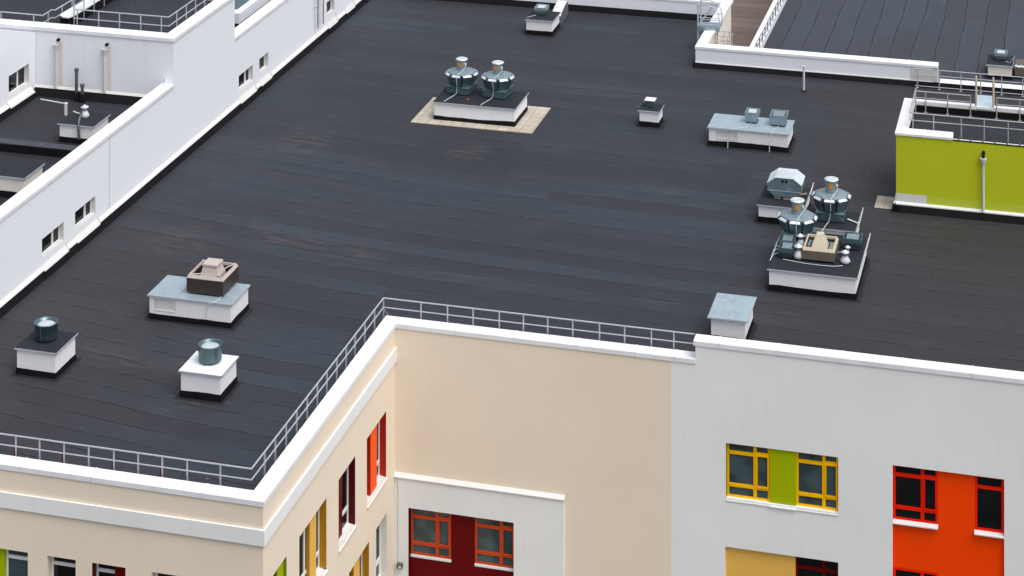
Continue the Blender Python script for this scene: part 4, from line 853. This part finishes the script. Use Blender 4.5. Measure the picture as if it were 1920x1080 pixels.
# cream inner face above the brown roof, brown roof, divider parapet
mb = MB(RO); mb.quad((4.68, YP + .3, -4), (4.68, 35.25, -4), (4.68, 35.25, .82), (4.68, YP + .3, .82)); mb.quad((4.68, YP + .34, -4), (6.3, YP + .34, -4), (6.3, YP + .34, .8), (4.68, YP + .34, .8)); mb.build('wall', 'creampale', rb)
mb = MB(RO); mb.quad((4.6, YP, -3.), (6.35, YP, -3.), (6.35, 60, -3.), (4.6, 60, -3.)); mb.quad((-12, 35.3, -3.), (6.35, 35.3, -3.), (6.35, 60, -3.), (-12, 60, -3.)); mb.build('roof', 'roofbrown', rb)
mb = MB(RO); mb.quad((6.5, YP + .04, 0), (26, YP + .04, 0), (26, 60, 0), (6.5, 60, 0)); mb.build('roof', 'roofside', rb)
mb = MB(RO); mb.box(6.30, YP + .3, -3, 6.70, 60, .28); mb.build('parapet', 'white', rb)
mb = MB(RO); mb.box(6.27, YP + .3, .28, 6.74, 60, .36); mb.build('coping', 'coping', rb)
railing('low railing on the narrow white parapet beside the brown roof', [(6.72, 28.8), (6.72, 48)], .36, .80, .60, [(6.72, 28.9 + i * .8) for i in range(24)], 'pipedark', r=.016, foot=False)

# crossover steps with caged ladder
T = thing('crossover_steps', (4.5, 31.0, 0), 'galvanised crossover platform with hoops over the parapet arm at upper right', 'steps')
mb = MB(); mb.box(-.55, -.45, 1.02, .45, .30, 1.06); mb.build('platform', 'galv', T)
mb = MB(); mb.box(-.55, -.47, .90, .45, -.455, 1.06); mb.build('toe_board', 'galv', T)
for x, y in ((-.52, -.42), (-.52, .28)): mb = MB(); mb.box(x - .03, y - .03, 0, x + .03, y + .03, 2.0); mb.build('post', 'rail', T)
for y in (-.42, .28):
    mb = MB(); mb.tube([(-.52, y, 2.0), (-.1, y, 2.02), (.2, y, 1.92), (.38, y, 1.7), (.43, y, 1.4), (.43, y, 1.05)], .022, 8); mb.build('hoop', 'rail', T)
    mb = MB(); mb.tube([(-.52, y, 1.45), (.43, y, 1.45)], .018, 6); mb.tube([(-.52, y, 1.15), (.43, y, 1.15)], .018, 6); mb.tube([(-.5, y, 1.1), (.1, y, 1.85)], .018, 6); mb.build('side_rail', 'rail', T)
mb = MB(); [mb.tube([(-.52, -.42, z), (-.52, .28, z)], .016, 6) for z in (.25, .5, .75, 2.0)]; mb.tube([(-.5, .28, 1.1), (.0, .28, 1.8)], .016, 6); mb.build('rung', 'rail', T)
T = thing('caged_ladder', (4.70, 30.75, -3.0), 'ladder with round safety cage on the cream wall above the brown roof', 'ladder')
for y in (-.25, .25): mb = MB(); mb.box(.05, y - .02, 0, .09, y + .02, 3.95); mb.build('rail', 'rust', T)
for k in range(11): mb = MB(); mb.tube([(.07, -.25, .3 + k * .3), (.07, .25, .3 + k * .3)], .012, 6); mb.build('rung', 'rust', T)
for z in (2.95, 3.35, 3.75):
    mb = MB(); mb.tube([(.07 + .34 + .38 * math.cos(a), .34 * math.sin(a), z) for a in [R(q) for q in range(-150, 151, 20)]], .014, 6); mb.build('hoop', 'railrust', T)
for a in (-100, -60, -20, 20, 60, 100): mb = MB(); x, y = .41 + .38 * math.cos(R(a)), .34 * math.sin(R(a)); mb.box(x - .01, y - .01, 2.3, x + .01, y + .01, 3.75); mb.build('cage_bar', 'railrust', T)

# ================================================================== GREEN HUT
gh = thing('green_hut', (14.06, 14.3, 0), 'lime green rooftop hut with white coping at the right edge', 'building'); GO = (14.06, 14.3, 0)
mb = MB(GO); mb.box(14.07, 14.31, .28, 26, 18.1, 2.42); mb.box(14.07, 14.31, 2.42, 16.05, 14.68, 2.70); mb.box(14.07, 14.68, 2.42, 14.45, 18.1, 2.70); mb.box(16.05, 14.31, 2.42, 26, 14.40, 2.66); mb.box(14.45, 17.72, 2.42, 26, 18.1, 2.70)
mb.build('wall', 'green', gh)
mb = MB(GO); mb.box(14.075, 14.303, .34, 15.15, 14.309, .62); mb.build('repair_patch', 'patch', gh)
mb = MB(GO); mb.box(15.152, 14.303, .34, 26, 14.309, .58); mb.build('repaint_strip', plaster('lime_green_repaint', (.46, .53, .03), .2, .1), gh)
mb = MB(GO); mb.prism([(14.2, .25), (14.2, .285), (14.31, .34), (14.31, .25)], 14.0, 26, 'x'); mb.prism([(13.98, .25), (13.98, .285), (14.07, .34), (14.07, .25)], 14.2, 18.1, 'y'); mb.build('flashing', 'flash', gh)
mb = MB(GO); mb.prism([(14.12, 0), (14.22, .25), (14.4, .25), (14.4, 0)], 13.95, 26, 'x'); mb.prism([(13.9, 0), (14.0, .25), (14.2, .25), (14.2, 0)], 14.13, 18.1, 'y'); mb.build('upstand', 'black', gh)
mb = MB(GO); mb.box(14.45, 14.68, 2.42, 26, 17.72, 2.46); mb.build('roof', 'roofcourt', gh)
mb = MB(GO); mb.box(14.452, 14.70, 2.46, 14.462, 17.70, 2.69); mb.box(14.46, 17.68, 2.46, 26, 17.715, 2.68); mb.box(16.06, 14.40, 2.46, 26, 14.46, 2.72); mb.build('upstand', 'black', gh)
mb = MB(GO); sweep(mb, [(16.05, 14.27), (14.03, 14.27), (14.03, 18.13), (26, 18.13)], [(16.05, 14.72), (14.47, 14.72), (14.47, 17.70), (26, 17.70)], 2.69, 2.78, 2.83, 2.70, joints=[(0, .5), (1, .45), (2, .14), (2, .3)]); mb.build('coping', 'coping', gh, .008)
mb = MB(GO)
for i in range(22): x = 16.25 + i * .42; mb.box(x, 14.30, 2.71, x + .03, 14.44, 2.77)
mb.build('coping_bracket', 'pipedark', gh)
mb = MB(GO); mb.box(16.06, 14.30, 2.66, 26, 14.42, 2.70); mb.build('bare_edge', 'black', gh)
mb = MB(GO); mb.box(16.06, 14.315, 2.70, 26, 14.40, 2.712); mb.build('mortar_bed', 'patch', gh)
T = thing('downpipe', (17.12, 14.3, .34), 'white downpipe with funnel on the lime green wall', 'downpipe')
mb = MB(); mb.tube([(0, .01, 2.02), (0, -.10, 2.0)], .06, 10); mb.tube([(0, -.08, 1.98), (0, -.10, 1.86)], .055, 10); mb.build('spout', 'hose', T)
MB().lathe((0, -.10, 0), [(.045, 1.58), (.05, 1.62), (.12, 1.80), (.12, 1.84)], 12).build('funnel', 'pipe', T)
mb = MB(); mb.tube([(0, -.10, 1.6), (0, -.10, .0), (0, -.14, -.06)], .045, 10); mb.build('pipe', 'pipe', T)
railing('rusty front and side railing on the green hut roof', [(24, 14.85), (14.5, 14.85), (14.5, 17.6)], 2.46, 3.34, 3.08, [(14.62, 14.85), (15.35, 14.85), (16.32, 14.85), (17.12, 14.85), (17.95, 14.85), (18.7, 14.85), (19.5, 14.85), (20.4, 14.85), (14.5, 17.5)], 'railrust', r=.023)
railing('rear railing of the green hut roof, left of the access ladder', [(14.5, 17.66), (16.5, 17.66)], 2.46, 3.22, 2.98, [(14.85, 17.66), (15.65, 17.66), (16.48, 17.66)], 'railrust', r=.022)
railing('rear railing of the green hut roof, right of the access ladder', [(17.42, 17.66), (24, 17.66)], 2.46, 3.22, 2.98, [(17.42, 17.66), (18.25, 17.66), (19.1, 17.66), (20, 17.66)], 'railrust', r=.022)
T = thing('access_ladder', (16.98, 17.9, 2.46), 'rusty access ladder head with grey step plate at the rear of the green hut', 'ladder')
for x in (-.31, .31): mb = MB(); mb.tube([(x, -.15, .0), (x, -.15, 1.25), (x, .0, 1.42), (x, .3, 1.30), (x, .35, .9), (x, .35, -2.4)], .03, 8); mb.build('rail', 'rust', T)
MB().hexa([(-.28, -.22, .27), (.28, -.22, .27), (.28, .28, .62), (-.28, .28, .62)], [(-.28, -.22, .30), (.28, -.22, .30), (.28, .28, .65), (-.28, .28, .65)]).build('step_plate', 'lid', T)
for k in range(6): mb = MB(); mb.tube([(-.31, .35, .1 - k * .35), (.31, .35, .1 - k * .35)], .014, 6); mb.build('rung', 'rust', T)
